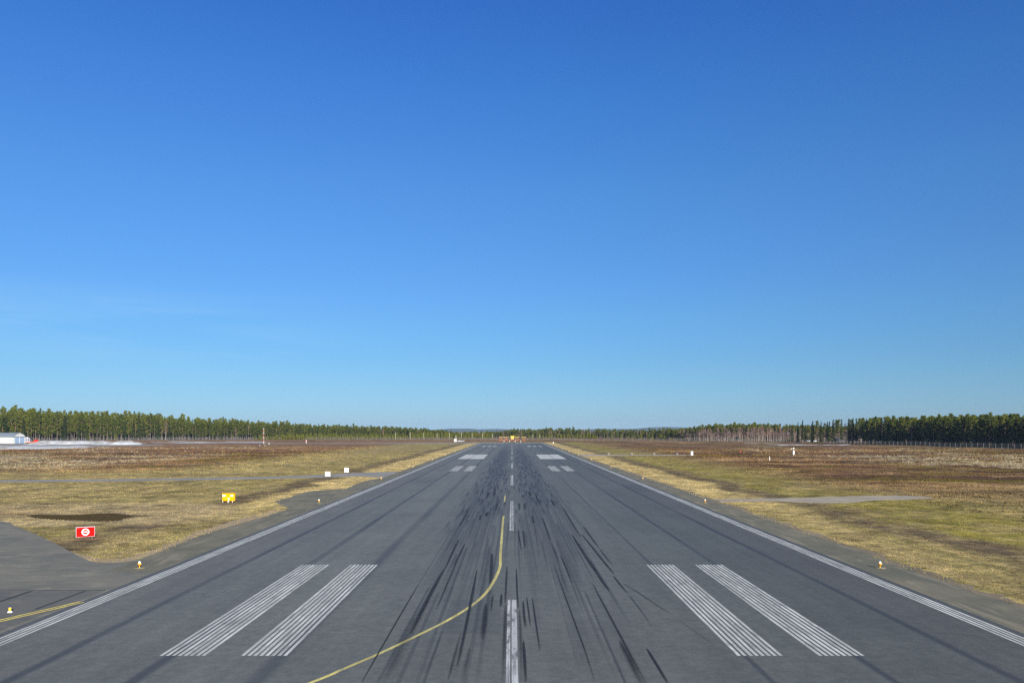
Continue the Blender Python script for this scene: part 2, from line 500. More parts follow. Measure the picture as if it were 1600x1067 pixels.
def _exp(M, s):
    n = M.nt.nodes.new('ShaderNodeMath'); n.operation = 'EXPONENT'; M.nt.links.new(s.s, n.inputs[0]); return n.outputs[0]


def shoulder_material(name, c0, c1, c2, stretch=True):
    M = Mat(name); X, Y, Z = M.xyz(); flat = M.comb(X, Y, 0.0)
    grain = M.noise(flat, 6.0, 4, 0.75)
    n = M.noise(flat, 1 / 5, 6, 0.62, 0.6, off=4.0)
    s = M.noise(M.comb(X * 1.1, Y * 0.16, 3.0) if stretch else M.comb(X * 0.35, Y * 0.7, 3.0), 1.0, 7, 0.7, 0.5)
    c = M.mix(n.sm(0.38, 0.64), c0, c1)
    c = M.mix(s.sm(0.5, 0.66) * 0.75, c, c2)
    c = M.mix(s.sm(0.45, 0.3) * 0.5, c, M.mix(1.0, c, (0.68, 0.7, 0.72), 'MULTIPLY'))
    c = M.mix(grain.sm(0.35, 0.7) * 0.35, c, M.mix(1.0, c, (0.6, 0.6, 0.6), 'MULTIPLY'))
    M.base(c); M.set(Roughness=0.9); M.bsdf.inputs['Specular IOR Level'].default_value = 0.2
    M.bump(grain, 0.3, 0.015)
    return M.m


MAT_ASPH = asphalt()
MAT_SHO = shoulder_material('shoulder_asphalt', (0.1118, 0.1117, 0.0874), (0.1591, 0.1495, 0.1092), (0.2236, 0.2016, 0.1482))
MAT_TAXI = shoulder_material('taxiway_asphalt', (0.123, 0.1245, 0.1104), (0.1599, 0.1535, 0.1304), (0.2214, 0.2117, 0.172), False)
MAT_ROAD = shoulder_material('service_road', (0.189, 0.1845, 0.1804), (0.243, 0.234, 0.22), (0.27, 0.252, 0.22), False)
MAT_GRAV = shoulder_material('gravel', (0.27, 0.235, 0.185), (0.33, 0.29, 0.225), (0.38, 0.34, 0.27), False)
MAT_DIRT = shoulder_material('verge_dirt', (0.26, 0.2, 0.13), (0.31, 0.245, 0.16), (0.34, 0.275, 0.18))

REND = 640.0


def smooth_poly(pts, n=4, jit=0.0):
    """Catmull-Rom through ground points"""
    out = []
    for i in range(len(pts) - 1):
        p0 = pts[max(i - 1, 0)]; p1 = pts[i]; p2 = pts[i + 1]; p3 = pts[min(i + 2, len(pts) - 1)]
        for k in range(n):
            t = k / n
            q = [0.5 * ((2 * p1[d]) + (-p0[d] + p2[d]) * t + (2 * p0[d] - 5 * p1[d] + 4 * p2[d] - p3[d]) * t * t + (-p0[d] + 3 * p1[d] - 3 * p2[d] + p3[d]) * t ** 3) for d in (0, 1)]
            out.append((q[0] + R.uniform(-jit, jit), q[1] + R.uniform(-jit, jit)))
    out.append(pts[-1]); return out


sheet('runway', [(-22.95, 8), (22.95, 8), (22.95, REND), (-22.95, REND)], 0.016, MAT_ASPH)
# right shoulder, traced edge
rp = [(1600, 947.6), (1543.7, 930.7), (1506, 917.6), (1468.7, 904.5), (1431, 891), (1390, 878), (1365.6, 867), (1250, 829), (1213, 815.3), (1175.5, 802.8), (1150.4, 792), (1120, 784.6), (1104, 778.3), (1087.7, 772.6), (1050, 760), (990, 740), (916, 715)]
redge = smooth_poly([(26.2, 8), (26.3, 25)] + [g(*p) for p in rp] + [(25.0, 330), (24.8, 420), (24.8, 520), (24.8, REND)], 5, 0.1)
sheet('runway_shoulder', redge + [(22.95, REND), (22.95, 8)], 0.009, MAT_SHO)
# left shoulder and stub
lp = [(215.6, 873), (244, 863.8), (300, 841), (350, 825), (400, 811), (430, 801), (448.3, 795.6), (440, 790), (429, 784.8), (436, 781), (450, 777.7), (470, 770.5), (488, 767), (515, 765.3), (538, 763.6), (552, 758), (567, 752.5), (578, 749.4), (600, 745.7), (628.5, 735), (684, 715)]
ledge = smooth_poly([(-26.3, 52.6)] + [g(*p) for p in lp] + [(-25.0, 330), (-24.9, 420), (-24.9, 520), (-24.9, REND)], 5, 0.05)
sheet('runway_shoulder', ledge + [(-22.95, REND), (-22.95, 52.6)], 0.009, MAT_SHO)
# taxiway, bottom left
tp = [(0, 814), (20.6, 820.6), (45, 830), (75, 843), (92, 851.6), (116, 864.7), (144.4, 877.2), (168.8, 879.3), (197, 877.8), (208, 875.5)]
tedge = smooth_poly([(-170, 148), (-110, 118), (-78, 98), (-66, 90)] + [g(*p) for p in tp] + [(-26.3, 57.2)], 5, 0.04)
sheet('taxiway', tedge + [(-26.3, 52.6), (-22.95, 52.6), (-22.95, 8), (-170, 8)], 0.012, MAT_TAXI)
# dirt margin between grass and pavement on the left
dm = [g(*p) for p in [(120, 862), (150, 872), (190, 872), (215, 866), (250, 855), (300, 834), (350, 818), (400, 804), (428, 796)]]
dl = [g(*p) for p in [(452, 800), (400, 815), (300, 846), (244, 868), (215, 878), (197, 883), (160, 884), (120, 872)]]
sheet('verge_dirt', smooth_poly(dm, 5, 0.25) + dl, 0.005, MAT_DIRT)
rin = [(x - 0.25 + R.uniform(-.12, .12), y) for x, y in redge]; rout = [(x + 0.5 + R.uniform(-.3, .5), y) for x, y in redge]
sheet('verge_dirt', rin + rout[::-1], 0.0125, shoulder_material('gritty_verge', (0.15, 0.125, 0.09), (0.2, 0.165, 0.115), (0.25, 0.205, 0.14)))
# darker newer taxiway paving towards the runway, with tarred joints
sheet('taxiway_patch', [g(0, 921.4), g(165, 922.6), g(125, 938), g(0, 985), (-40, 33), (-60, 36), (-60, 46.6)], 0.0165, shoulder_material('newer_asphalt', (0.09, 0.0945, 0.0924), (0.117, 0.117, 0.11), (0.144, 0.1395, 0.1232), False))
tar = simple('tar', (0.03, 0.031, 0.033), 0.8)


def ribbon(pts, w, z):
    """list of quads along a polyline"""
    L = []; Rr = []
    for i, p in enumerate(pts):
        a = Vector(pts[max(i - 1, 0)]); b = Vector(pts[min(i + 1, len(pts) - 1)])
        d = (b - a).normalized(); n = Vector((-d.y, d.x))
        ww = w[i] if isinstance(w, (list, tuple)) else w
        L.append((p[0] + n.x * ww / 2, p[1] + n.y * ww / 2, z)); Rr.append((p[0] - n.x * ww / 2, p[1] - n.y * ww / 2, z))
    return L, Rr


def ribbons(name, items, mat, kind='structure'):
    bm = NB()
    for pts, w, z in items:
        L, Rr = ribbon(pts, w, z)
        A = [bm.verts.new(v) for v in L]; B = [bm.verts.new(v) for v in Rr]
        for i in range(len(A) - 1): bm.faces.new((A[i], B[i], B[i + 1], A[i + 1]))
    me = bpy.data.meshes.new(name); bm.to_mesh(me); bm.free()
    return tag(link(name, me, mat), None, None, kind=kind)


ribbons('tar_joints', [([(-60, 46.8), g(0, 921.4), g(80, 921.8), g(165, 922.3)], 0.1, 0.021),
                       ([(-32, 36.5), g(0, 940), g(25, 931.5), g(49, 923.5)], 0.22, 0.0215),
                       ([g(55, 952), g(82.5, 942), g(110, 932), g(133, 923.5)], 0.16, 0.022)], tar)
# service road on the left, gravel path and light path on the right, strip beyond
lr_u = [(-260, 134), (-180, 142), (-105, 150.5), g(0, 749.9), g(150, 748.6), g(300, 746.6), g(420, 744.4), g(500, 741.6), g(560, 738.4), (-25.0, 183)]
lr_l = [(-25.0, 160), g(590, 745.5), g(560, 744.4), g(500, 746.0), g(420, 748), g(300, 750), g(150, 752), g(0, 753.4), (-105, 143), (-180, 134.5), (-260, 126)]
sheet('service_road', smooth_poly(lr_u, 5, 0.05) + smooth_poly(lr_l, 5, 0.05), 0.0045, MAT_ROAD)
gp_u = [(25.3, 113), g(1110, 779.2), g(1160, 779.2), g(1212, 778.2), g(1306, 775.5), g(1375, 774.3), g(1431, 774.6), g(1466, 778.3)]
gp_l = [g(1440, 779.6), g(1410, 780.6), g(1364, 782), g(1315, 785.8), g(1259, 785.2), g(1205, 783), g(1150, 783.6), (25.3, 104)]
sheet('gravel_path', smooth_poly(gp_u, 7, 0.3) + smooth_poly(gp_l, 7, 0.3), 0.0045, MAT_GRAV)
sheet('light_path', smooth_poly([(24.6, 316), (36, 312.5), (52, 311.5), (68, 311)], 5, 0.2) + smooth_poly([(68, 300), (52, 299.5), (36, 298), (24.6, 290)], 5, 0.2), 0.0045, MAT_GRAV)
sheet('perimeter_strip', [(-260, 589), (-24.8, 586), (-24.8, 634), (-60, 622), (-260, 606)], 0.0045, MAT_ROAD)
sheet('snow_apron', [(-420, 455), (-262, 470), (-215, 500), (-230, 540), (-335, 575), (-420, 560)], 0.0045, MAT_ROAD)
bpy.data.objects['snow_apron'].name = 'hangar_apron'

# ------------------------------------------------------------------ painted markings
def paint(name, c, wear=0.5):
    M = Mat(name); X, Y, Z = M.xyz(); flat = M.comb(X, Y, 0.0)
    n = M.noise(flat, 5.0, 5, 0.75); n2 = M.noise(M.comb(X * 3.0, Y * 0.5, 1.0), 1.0, 6, 0.7)
    lw = M.noise(M.comb(X * 9.0, Y * 0.12, 8.0), 1.0, 4, 0.65)
    w = n.sm(0.54, 0.7).max(n2.sm(0.48, 0.64)).max(lw.sm(0.5, 0.66)) * wear
    seg = M.noise(M.comb((X * (1 / 0.243)).floor() * 3.7, Y * 0.16, 5.0), 1.0, 2, 0.5)
    c2 = M.mix(seg.sm(0.52, 0.6) * 0.7, c, tuple(min(0.8, v * 1.4) for v in c)); c2 = M.mix(seg.sm(0.44, 0.34) * 0.5, c2, tuple(v * 0.7 for v in c))
    cc = M.mix(w, c2, (0.12, 0.125, 0.13))
    M.base(cc); M.set(Roughness=0.7); return M.m


WHITE = paint('runway_paint', (0.40, 0.415, 0.40), 0.6)
WHITEC = paint('worn_centre_paint', (0.35, 0.365, 0.37), 1.0)
YELL = paint('yellow_paint', (0.42, 0.37, 0.12), 0.45)
YELL2 = paint('bright_yellow_paint', (0.66, 0.52, 0.11), 0.3)

e = []
for s in (-1, 1):
    for k in range(4):
        x0 = 21.62 + k * 0.243
        a, b = sorted((s * x0, s * (x0 + 0.145)))
        e.append((a, b, 8, REND - 6, 0.0205))
rects('edge_line', e, WHITE)
e = []
k = 0
while True:
    y0 = 12.4 + 62.1 * k; y1 = y0 + 31.6
    if y1 > 600: break
    near = k < 2
    if k % 3 != 1: e += [(-0.23, -0.075, y0, y1, 0.0205), (-0.015, 0.23, y0, y1, 0.0205)]
    else: e += [(-0.22, -0.10, y0, y1, 0.0205), (-0.04, 0.07, y0, y1, 0.0205), (0.11, 0.16, y0, y1, 0.0205)]
    k += 1
rects('centre_line', e, WHITEC)


def bars(x0, n, y0, y1):
    return [(x0 + k * 0.243, x0 + k * 0.243 + 0.145, y0, y1, 0.0205) for k in range(n)]


e = []
for y0, y1 in ((33.05, 55.55), (184.5, 211.0)):
    for x0 in (9.12, 12.42, -10.96, -14.26):
        e += bars(x0, 8, y0, y1)
for x0 in (9.12, 12.42, 15.72, -10.96, -14.26, -17.56):
    e += bars(x0, 8, 466, 500)
rects('touchdown_marking', e, WHITE)
e = []
for s in (-1, 1):
    xs = [9.2, 13.74, 13.95, 17.6]
    for a, b in ((9.2, 13.78), (13.95, 17.6)):
        a, b = sorted((s * a, s * b)); e.append((a, b, 264, 314, 0.0205))
rects('aiming_point_marking', e, WHITE)
e = []
for s in (-1, 1):
    for k in range(6):
        a, b = sorted((s * (3.0 + k * 3.05), s * (4.8 + k * 3.05))); e.append((a, b, 594, 624, 0.0205))
e.append((-21.4, 21.4, 627, 629, 0.0205))
rects('threshold_marking', e, paint('faded_paint', (0.24, 0.25, 0.25), 0.8))
tl = [(-9.6, 26.0), g(485, 1067), g(540, 1044), g(590, 1022.5), g(640, 999), g(700, 969), g(740, 944), g(760, 925.5), g(770, 911), g(777, 897), g(781.5, 884), g(782, 867), g(784, 840), g(786, 812.5), g(787.2, 806)]
tl2 = [g(788.2, 784), g(788.8, 779), g(789.4, 774)]
ribbons('taxi_line', [(smooth_poly(tl, 6), 0.185, 0.0245), (smooth_poly(tl2, 6), 0.15, 0.0245)], YELL)
a = Vector(g(128, 940.8)); b = Vector(g(0, 970.2)); d = (b - a)
for_n = Vector((-d.y, d.x)).normalized()
it = []
for off in (-0.155, 0.155):
    pts = [tuple(a + for_n * off), tuple(b + for_n * off), tuple(b + d * 0.9 + for_n * off)]
    it.append((pts, 0.13, 0.0285))
ribbons('taxiway_edge_line', it, YELL2)

# tyre marks read off the photograph (pixel polyline, width m, strength)
TM = [
    ([(745.6, 889), (738, 930), (727, 985), (714.7, 1042)], .21, .95), ([(654.7, 912), (612, 985), (565.6, 1066)], .07, .9),
    ([(696, 886), (672, 930), (642, 991)], .3, .9), ([(718, 867), (700, 910), (682, 953)], .13, .75),
    ([(769, 864), (768, 885), (766, 912)], .33, .8), ([(792.5, 884), (791, 912), (789.7, 942)], .15, .95), ([(807, 887.6), (808, 920), (810, 951)], .14, .95),
    ([(817.5, 938), (819, 960), (821.5, 980)], .11, .8), ([(823, 932), (826, 955), (829, 979)], .07, .8), ([(831.6, 932), (837, 970), (844, 1017)], .08, .75),
    ([(818, 1000), (820, 1030), (822, 1066)], .12, .75), ([(915, 867), (937.5, 902.6), (952, 923)], .26, .85), ([(958, 899), (968, 912), (980.6, 927)], .17, .8),
    ([(980.6, 927), (1000, 952), (1020, 980)], .1, .4), ([(875.6, 867), (885, 888), (894, 910)], .2, .6), ([(924, 908), (965, 985), (1009, 1066)], .16, .65),
    ([(968, 1000), (985, 1032), (1003, 1070)], .4, .5), ([(1010.6, 1013), (1026, 1038), (1044, 1068)], .11, .9), ([(971, 910), (1000, 928), (1030, 948), (1052, 962)], .16, .5),
    ([(1050, 961), (1090, 990), (1120, 1010)], .14, .25),
    ([(864, 878), (890, 950), (912, 1010), (930, 1066)], .07, .65), ([(735, 790), (727, 806), (718, 823)], .22, .9), ([(717, 842), (708, 861), (696, 888)], .2, .95),
    ([(727, 848.6), (719, 865), (710, 883)], .2, .95), ([(861, 780), (864, 785), (866.6, 790)], .45, .9), ([(879, 792), (892, 814), (908, 840)], .2, .85),
    ([(893.6, 834.7), (908, 858), (924, 883), (932, 894)], .3, .95), ([(908, 833), (928, 858), (948, 883), (960, 897)], .22, .95), ([(911, 821), (922, 837), (935.7, 855.5)], .2, .9),
    ([(935.7, 855.5), (948, 872), (958, 884)], .15, .6), ([(810, 827), (812, 843), (815, 860)], .15, .85), ([(817.7, 828), (819.5, 842), (821, 857)], .2, .7),
    ([(847, 808), (853, 824), (860, 845)], .22, .85), ([(860, 845), (870, 870), (874, 884)], .14, .6), ([(832, 805), (833, 812), (834.6, 819)], .3, .8), ([(834.6, 819), (837, 830), (843, 872)], .16, .4),
    ([(827, 769), (828, 772), (829, 775)], .5, .8), ([(836.5, 769.5), (840, 779), (844, 789)], .3, .85), ([(811, 786), (811.5, 790), (812, 797)], .3, .85), ([(819, 786), (820, 792), (822, 797)], .3, .8),
    ([(765, 769), (762, 775), (759, 780)], .35, .9), ([(774, 762), (773, 768), (771, 775)], .35, .9), ([(777, 786), (776, 791), (774.5, 797)], .35, .85), ([(762, 800), (761, 804), (760, 807)], .5, .9),
    ([(752, 804), (751, 808), (749.5, 813)], .3, .85), ([(873, 880), (880, 905), (888, 925)], .18, .35), ([(600, 1066), (640, 985), (672, 930)], .9, .28), ([(735, 1010), (728, 1040), (722, 1066)], .3, .3),
    ([(700, 1066), (712, 1020), (722, 985)], .22, .4), ([(760, 942), (757, 975), (754, 1000)], .42, .55), ([(790.5, 942), (789, 990), (786, 1066)], .28, .45), ([(771, 930), (769, 940), (768, 955)], .14, .7),
    ([(784, 928), (783.5, 938), (782.5, 948)], .12, .75), ([(812, 950), (814, 1000), (816, 1066)], .24, .4), ([(916, 867), (903, 850), (893, 836)], .2, .3),
]


def tyre_marks():
    Vv = []; Fv = []; al = []
    for i, (pts, w, s) in enumerate(TM):
        gp = smooth_poly([g(*p) for p in pts], 5); n = len(gp); z = 0.0305 + 0.00025 * i
        ws = [w * (0.35 + 0.65 * min(1, 4.0 * k / n)) for k in range(n)]
        L, Rr = ribbon(gp, ws, z); C = [((a[0] + b[0]) / 2, (a[1] + b[1]) / 2, z) for a, b in zip(L, Rr)]
        o = len(Vv)
        for k in range(n):
            f = s * min(1, 6.0 * k / n + 0.25) * (1 - 0.85 * max(0, (k / n - 0.45) / 0.55) ** 1.3)
            Vv += [L[k], C[k], Rr[k]]; al += [0.0 if w > .12 else f * .5, f, 0.0 if w > .12 else f * .5]
        for k in range(n - 1):
            a = o + 3 * k
            Fv += [(a, a + 1, a + 4, a + 3), (a + 1, a + 2, a + 5, a + 4)]
    me = mesh_np('tyre_marks', Vv, Fv)
    at = me.attributes.new('rubber', 'FLOAT', 'POINT'); at.data.foreach_set('value', np.array(al, np.float32))
    M = Mat('tyre_rubber'); X, Y, Z = M.xyz()
    A = M.nt.nodes.new('ShaderNodeAttribute'); A.attribute_name = 'rubber'
    a = S(M.nt, A.outputs['Fac'])
    n = M.noise(M.comb(X * 6.0, Y * 0.8, 0.0), 1.0, 5, 0.75)
    a = (a.sm(0.0, 0.75)) * n.sm(0.2, 0.55, 0.75, 1.0)
    M.base(M.col((0.008, 0.010, 0.013))); M.set(Roughness=0.75)
    tr = M.nt.nodes.new('ShaderNodeBsdfTransparent'); mx = M.nt.nodes.new('ShaderNodeMixShader')
    M.nt.links.new(a.s, mx.inputs[0]); M.nt.links.new(tr.outputs[0], mx.inputs[1]); M.nt.links.new(M.bsdf.outputs[0], mx.inputs[2])
    M.nt.links.new(mx.outputs[0], M.out.inputs['Surface'])
    tag(link('tyre_marks', me, M.m), None, None, kind='structure')


tyre_marks()

# puddle
pudm = Mat('puddle_water'); X, Y, Z = pudm.xyz()
n = pudm.noise(pudm.comb(X, Y, 0.0), 1.4, 5, 0.7); n2 = pudm.vor(pudm.comb(X, Y * 0.6, 0.0), 1.3)
pudm.base(pudm.mix(n2.sm(0.16, 0.08) * n.sm(0.5, 0.6), pudm.mix(n.sm(0.35, 0.7), (0.055, 0.041, 0.021), (0.088, 0.066, 0.033)), (0.3, 0.25, 0.16)))
pudm.set(Roughness=0.95); pudm.bsdf.inputs['Specular IOR Level'].default_value = 0.0
pp = [(40, 805.5), (58, 803.6), (90, 804.3), (120, 804.0), (150, 802.2), (178, 801.8), (200, 804.2), (222, 805), (234, 805.4), (215, 806.4), (200, 809), (185, 813), (155, 814.8), (128, 813), (100, 812.4), (75, 811), (55, 809.5), (48, 807), (40, 805.5)]
rim = smooth_poly([g(*p) for p in pp], 8)[:-1]; cx_, cy_ = -52.0, 86.0
rim = [(cx_ + (x - cx_) * R.uniform(1.01, 1.09), cy_ + (y - cy_) * R.uniform(1.05, 1.28)) for x, y in rim]
sheet('wet_mud', rim, 0.003, shoulder_material('wet_mud', (0.155, 0.12, 0.075), (0.21, 0.165, 0.105), (0.25, 0.2, 0.13), False))
sheet('puddle', smooth_poly([g(*p) for p in pp], 4)[:-1], 0.006, pudm.m)

# ------------------------------------------------------------------ grass and heather
def inside(px, py, poly):
    c = np.zeros(len(px), bool); n = len(poly)
    for i in range(n):
        x0, y0 = poly[i]; x1, y1 = poly[(i + 1) % n]
        if y0 == y1: continue
        k = ((y0 > py) != (y1 > py)) & (px < (x1 - x0) * (py - y0) / (y1 - y0) + x0); c ^= k
    return c


PAVED = [[(-36, 49), (-22, 49), (-22, 61), (-26.2, 58)], [(x - R.uniform(.1, .55), y) for x, y in redge] + [(-22, REND), (-22, 8)], [(x + R.uniform(.1, .45), y) for x, y in ledge] + [(22, REND), (22, 52.6)], tedge + [(-26, 52), (-22, 52), (-22, 8), (-170, 8)],
         smooth_poly(lr_u, 5) + smooth_poly(lr_l, 5), smooth_poly(gp_u, 5) + smooth_poly(gp_l, 5),
         [(24, 317), (70, 312), (70, 299), (24, 289)], [g(*p) for p in pp[:-1]], [(-24, 584), (-262, 587), (-262, 608), (-24, 640)]]


def tufts(name, regions, hlo, hhi, blades, wid, mat, seed, clump, label):
    rs = np.random.RandomState(seed); PX = []; PY = []; SC_ = []
    for x0, x1, y0, y1, dens, sc in regions:
        n = int((x1 - x0) * (y1 - y0) * dens); x = rs.uniform(x0, x1, n); y = rs.uniform(y0, y1, n)
        vis = (np.abs(x) < 0.66 * y + 4)
        k = vis & (fbm(x / clump, y / clump, seed + 5, 3) * 0.75 + 0.25 * fbm(x / 9, y / 9, seed + 9, 3) > rs.uniform(0.3, 0.62, n))
        for P in PAVED: k &= ~inside(x, y, P)
        PX.append(x[k]); PY.append(y[k]); SC_.append(np.full(k.sum(), sc))
    x = np.concatenate(PX); y = np.concatenate(PY); sc = np.concatenate(SC_)[:, None]; n = len(x)
    z = height(x, y); T = []
    base = np.stack([x, y, z], 1)
    for b in range(blades):
        a = rs.uniform(0, 2 * np.pi, n); d = np.stack([np.cos(a), np.sin(a), np.zeros(n)], 1); p = np.stack([-np.sin(a), np.cos(a), np.zeros(n)], 1)
        hgt = rs.uniform(hlo, hhi, (n, 1)) * sc; lean = rs.uniform(0.2, 0.9, (n, 1)) * hgt
        o = base + d * rs.uniform(0, 0.06, (n, 1)) * sc
        tip = o + d * lean; tip[:, 2] += hgt[:, 0]; w = wid * sc
        T.append(np.stack([o - p * w, o + p * w, tip], 1).reshape(-1, 3))
    T = np.concatenate(T); me = mesh_np(name, T, np.arange(len(T)).reshape(-1, 3), [mat])
    print(name, n); return tag(link(name, me), label, name, None, 'stuff')


tufts('grass', [(25.5, 70, 38, 110, 12, 0.9), (25, 75, 110, 200, 4, 1.25), (24.5, 80, 200, 330, 1.2, 1.9),
                (-85, -25, 52, 110, 12, 0.9), (-110, -25, 110, 200, 4, 1.25), (-80, -24.5, 200, 330, 1.2, 1.9)],
      0.05, 0.135, 3, 0.022, GROUND, 301, 1.6, 'short dry grass tufts on the airfield verges')
tufts('heather', [(52, 150, 80, 230, 1.6, 1.0), (60, 240, 230, 420, 0.45, 1.8), (-170, -60, 175, 300, 1.0, 1.2), (-290, -70, 300, 460, 0.35, 1.9)],
      0.1, 0.3, 4, 0.06, GROUND, 401, 4.0, 'low brown heather clumps on the heath')

# ------------------------------------------------------------------ trees
def foliage(name, c0, c1, rough=0.8):
    M = Mat(name)
    oi = M.nt.nodes.new('ShaderNodeObjectInfo'); rnd = S(M.nt, oi.outputs['Random'])
    n = M.noise(M.pos(), 0.35, 3, 0.6)
    f = (n * 0.6 + rnd * 0.5).sm(0.25, 0.85)
    M.base(M.mix(f, c0, c1)); M.set(Roughness=rough); M.bsdf.inputs['Specular IOR Level'].default_value = 0.05
    tl_ = M.nt.nodes.new('ShaderNodeBsdfTranslucent'); M.nt.links.new(M.bsdf.inputs['Base Color'].links[0].from_socket, tl_.inputs[0])
    mx = M.nt.nodes.new('ShaderNodeMixShader'); mx.inputs[0].default_value = 0.25
    M.nt.links.new(M.bsdf.outputs[0], mx.inputs[1]); M.nt.links.new(tl_.outputs[0], mx.inputs[2])
    M.nt.links.new(mx.outputs[0], M.out.inputs['Surface'])
    return M.m


def bark(name, lo, hi, z0=6.0, z1=11.0):
    M = Mat(name); X, Y, Z = M.xyz(); n = M.noise(M.pos(), 1.6, 5, 0.7)
    c = M.mix(Z.sm(z0, z1), lo, hi); c = M.mix(n.sm(0.45, 0.7) * 0.6, c, M.mix(1.0, c, (0.5, 0.48, 0.46), 'MULTIPLY'))
    M.base(c); M.set(Roughness=0.9); return M.m


F_PINE = foliage('pine_needles', (0.062, 0.086, 0.014), (0.125, 0.140, 0.02))
F_SPRUCE = foliage('spruce_needles', (0.028, 0.042, 0.014), (0.056, 0.072, 0.018))
F_YOUNG = foliage('young_pine_needles', (0.095, 0.115, 0.012), (0.16, 0.165, 0.018))
F_TWIG = foliage('birch_twigs', (0.21, 0.14, 0.115), (0.3, 0.2, 0.155))
B_PINE = bark('pine_bark', (0.15, 0.125, 0.105), (0.25, 0.145, 0.085))
B_SPRUCE = bark('spruce_bark', (0.13, 0.11, 0.095), (0.14, 0.115, 0.095))
B_BIRCH = bark('birch_bark', (0.38, 0.33, 0.29), (0.3, 0.22, 0.19))


def leaf_tris(c, rx, rz, n, s, rs, elong=1.0, droop=0.0):
    """n small random triangles in an ellipsoid"""
    d = rs.normal(size=(n, 3)); d /= np.linalg.norm(d, axis=1)[:, None]
    r = rs.rand(n, 1) ** 0.4
    p = np.array(c)[None, :] + d * r * np.array([rx, rx, rz])[None, :]
    u = rs.normal(size=(n, 3)); u[:, 2] *= 0.55; u /= np.linalg.norm(u, axis=1)[:, None]
    w = rs.normal(size=(n, 3)); w -= (w * u).sum(1)[:, None] * u; w /= np.linalg.norm(w, axis=1)[:, None]
    sz = s * (0.6 + 0.8 * rs.rand(n, 1))
    a = p + u * sz * elong; b = p - u * sz * 0.5 * elong + w * sz * 0.6 / elong; c_ = p - u * sz * 0.5 * elong - w * sz * 0.6 / elong
    return np.stack([a, b, c_], 1).reshape(-1, 3)


def tube_np(p, q, r0, r1, n=5):
    p = np.array(p, float); q = np.array(q, float); d = q - p; d /= np.linalg.norm(d)
    a = np.cross(d, [0.31, 0.9, 0.2]); a /= np.linalg.norm(a); b = np.cross(d, a)
    t = np.arange(n) * 2 * np.pi / n
    A = p + r0 * (np.cos(t)[:, None] * a + np.sin(t)[:, None] * b); B = q + r1 * (np.cos(t)[:, None] * a + np.sin(t)[:, None] * b)
    out = []
    for i in range(n):
        j = (i + 1) % n
        out += [A[i], A[j], B[j], A[i], B[j], B[i]]
    return np.array(out)


def make_pine(rs, hh=20.0, t0=0.42, width=2.3, dens=1.0):
    tr = []; bend = rs.uniform(-0.5, 0.5, 2); pts = []
    for k in range(6):
        t = k / 5; pts.append((bend[0] * t * t, bend[1] * t * t, hh * t * 0.97))
    for k in range(5): tr.append(tube_np(pts[k], pts[k + 1], 0.2 * (1 - 0.18 * k), 0.2 * (1 - 0.18 * (k + 1)), 6))
    cr = []
    n = int(34 * dens)
    for i in range(n):
        t = t0 + (1 - t0) * ((i + rs.rand()) / n) ** 0.9
        k = (t - t0) / (1 - t0)
        prof = width * (0.55 + 0.75 * math.sin(math.pi * min(1, 0.25 + 0.72 * k))) * (1.0 - 0.45 * k)
        if k > 0.9: prof *= 0.55
        ang = rs.rand() * 2 * np.pi + i * 2.4; r = prof * (0.35 + 0.55 * rs.rand())
        c = (bend[0] * t * t + r * math.cos(ang), bend[1] * t * t + r * math.sin(ang), hh * t * 0.985)
        base = (bend[0] * t * t, bend[1] * t * t, hh * t - 0.35)
        tr.append(tube_np(base, c, 0.05, 0.02, 3))
        cr.append(leaf_tris(c, 0.9 + 0.4 * rs.rand(), 0.5, int(60 * (0.7 + 0.6 * rs.rand())), 0.34, rs))
    cr.append(leaf_tris((bend[0], bend[1], hh * 0.975), 0.5, 0.7, 30, 0.3, rs))
    for i in range(5):                                  # dead lower limbs
        t = t0 * (0.5 + 0.5 * rs.rand()); a = rs.rand() * 6.28; L = 0.6 + rs.rand()
        tr.append(tube_np((0, 0, hh * t), (L * math.cos(a), L * math.sin(a), hh * t + 0.1), 0.04, 0.015, 3))
    return np.concatenate(tr), np.concatenate(cr)


def make_spruce(rs, hh=18.0, w=2.1, t0=0.1):
    tr = [tube_np((0, 0, 0), (0, 0, hh * 0.5), 0.2, 0.11, 6), tube_np((0, 0, hh * 0.5), (0, 0, hh), 0.11, 0.015, 5)]
    cr = []; n = 30
    for i in range(n):
        t = t0 + (0.985 - t0) * i / (n - 1); rr = (w * (1 - t) ** 0.75 + 0.12) * (0.75 + 0.5 * rs.rand())
        nb = 5 if t < 0.8 else 3
        for b in range(nb + 1):
            a = rs.rand() * 6.28; q = rr * (0.6 + 0.5 * rs.rand())
            c = (0.55 * q * math.cos(a), 0.55 * q * math.sin(a), hh * t - 0.18 * q)
            cr.append(leaf_tris(c, 0.5 * q + 0.1, 0.3, 9 if t < 0.8 else 6, 0.36, rs))
    cr.append(leaf_tris((0, 0, hh * 0.98), 0.12, 0.45, 8, 0.2, rs))
    return np.concatenate(tr), np.concatenate(cr)


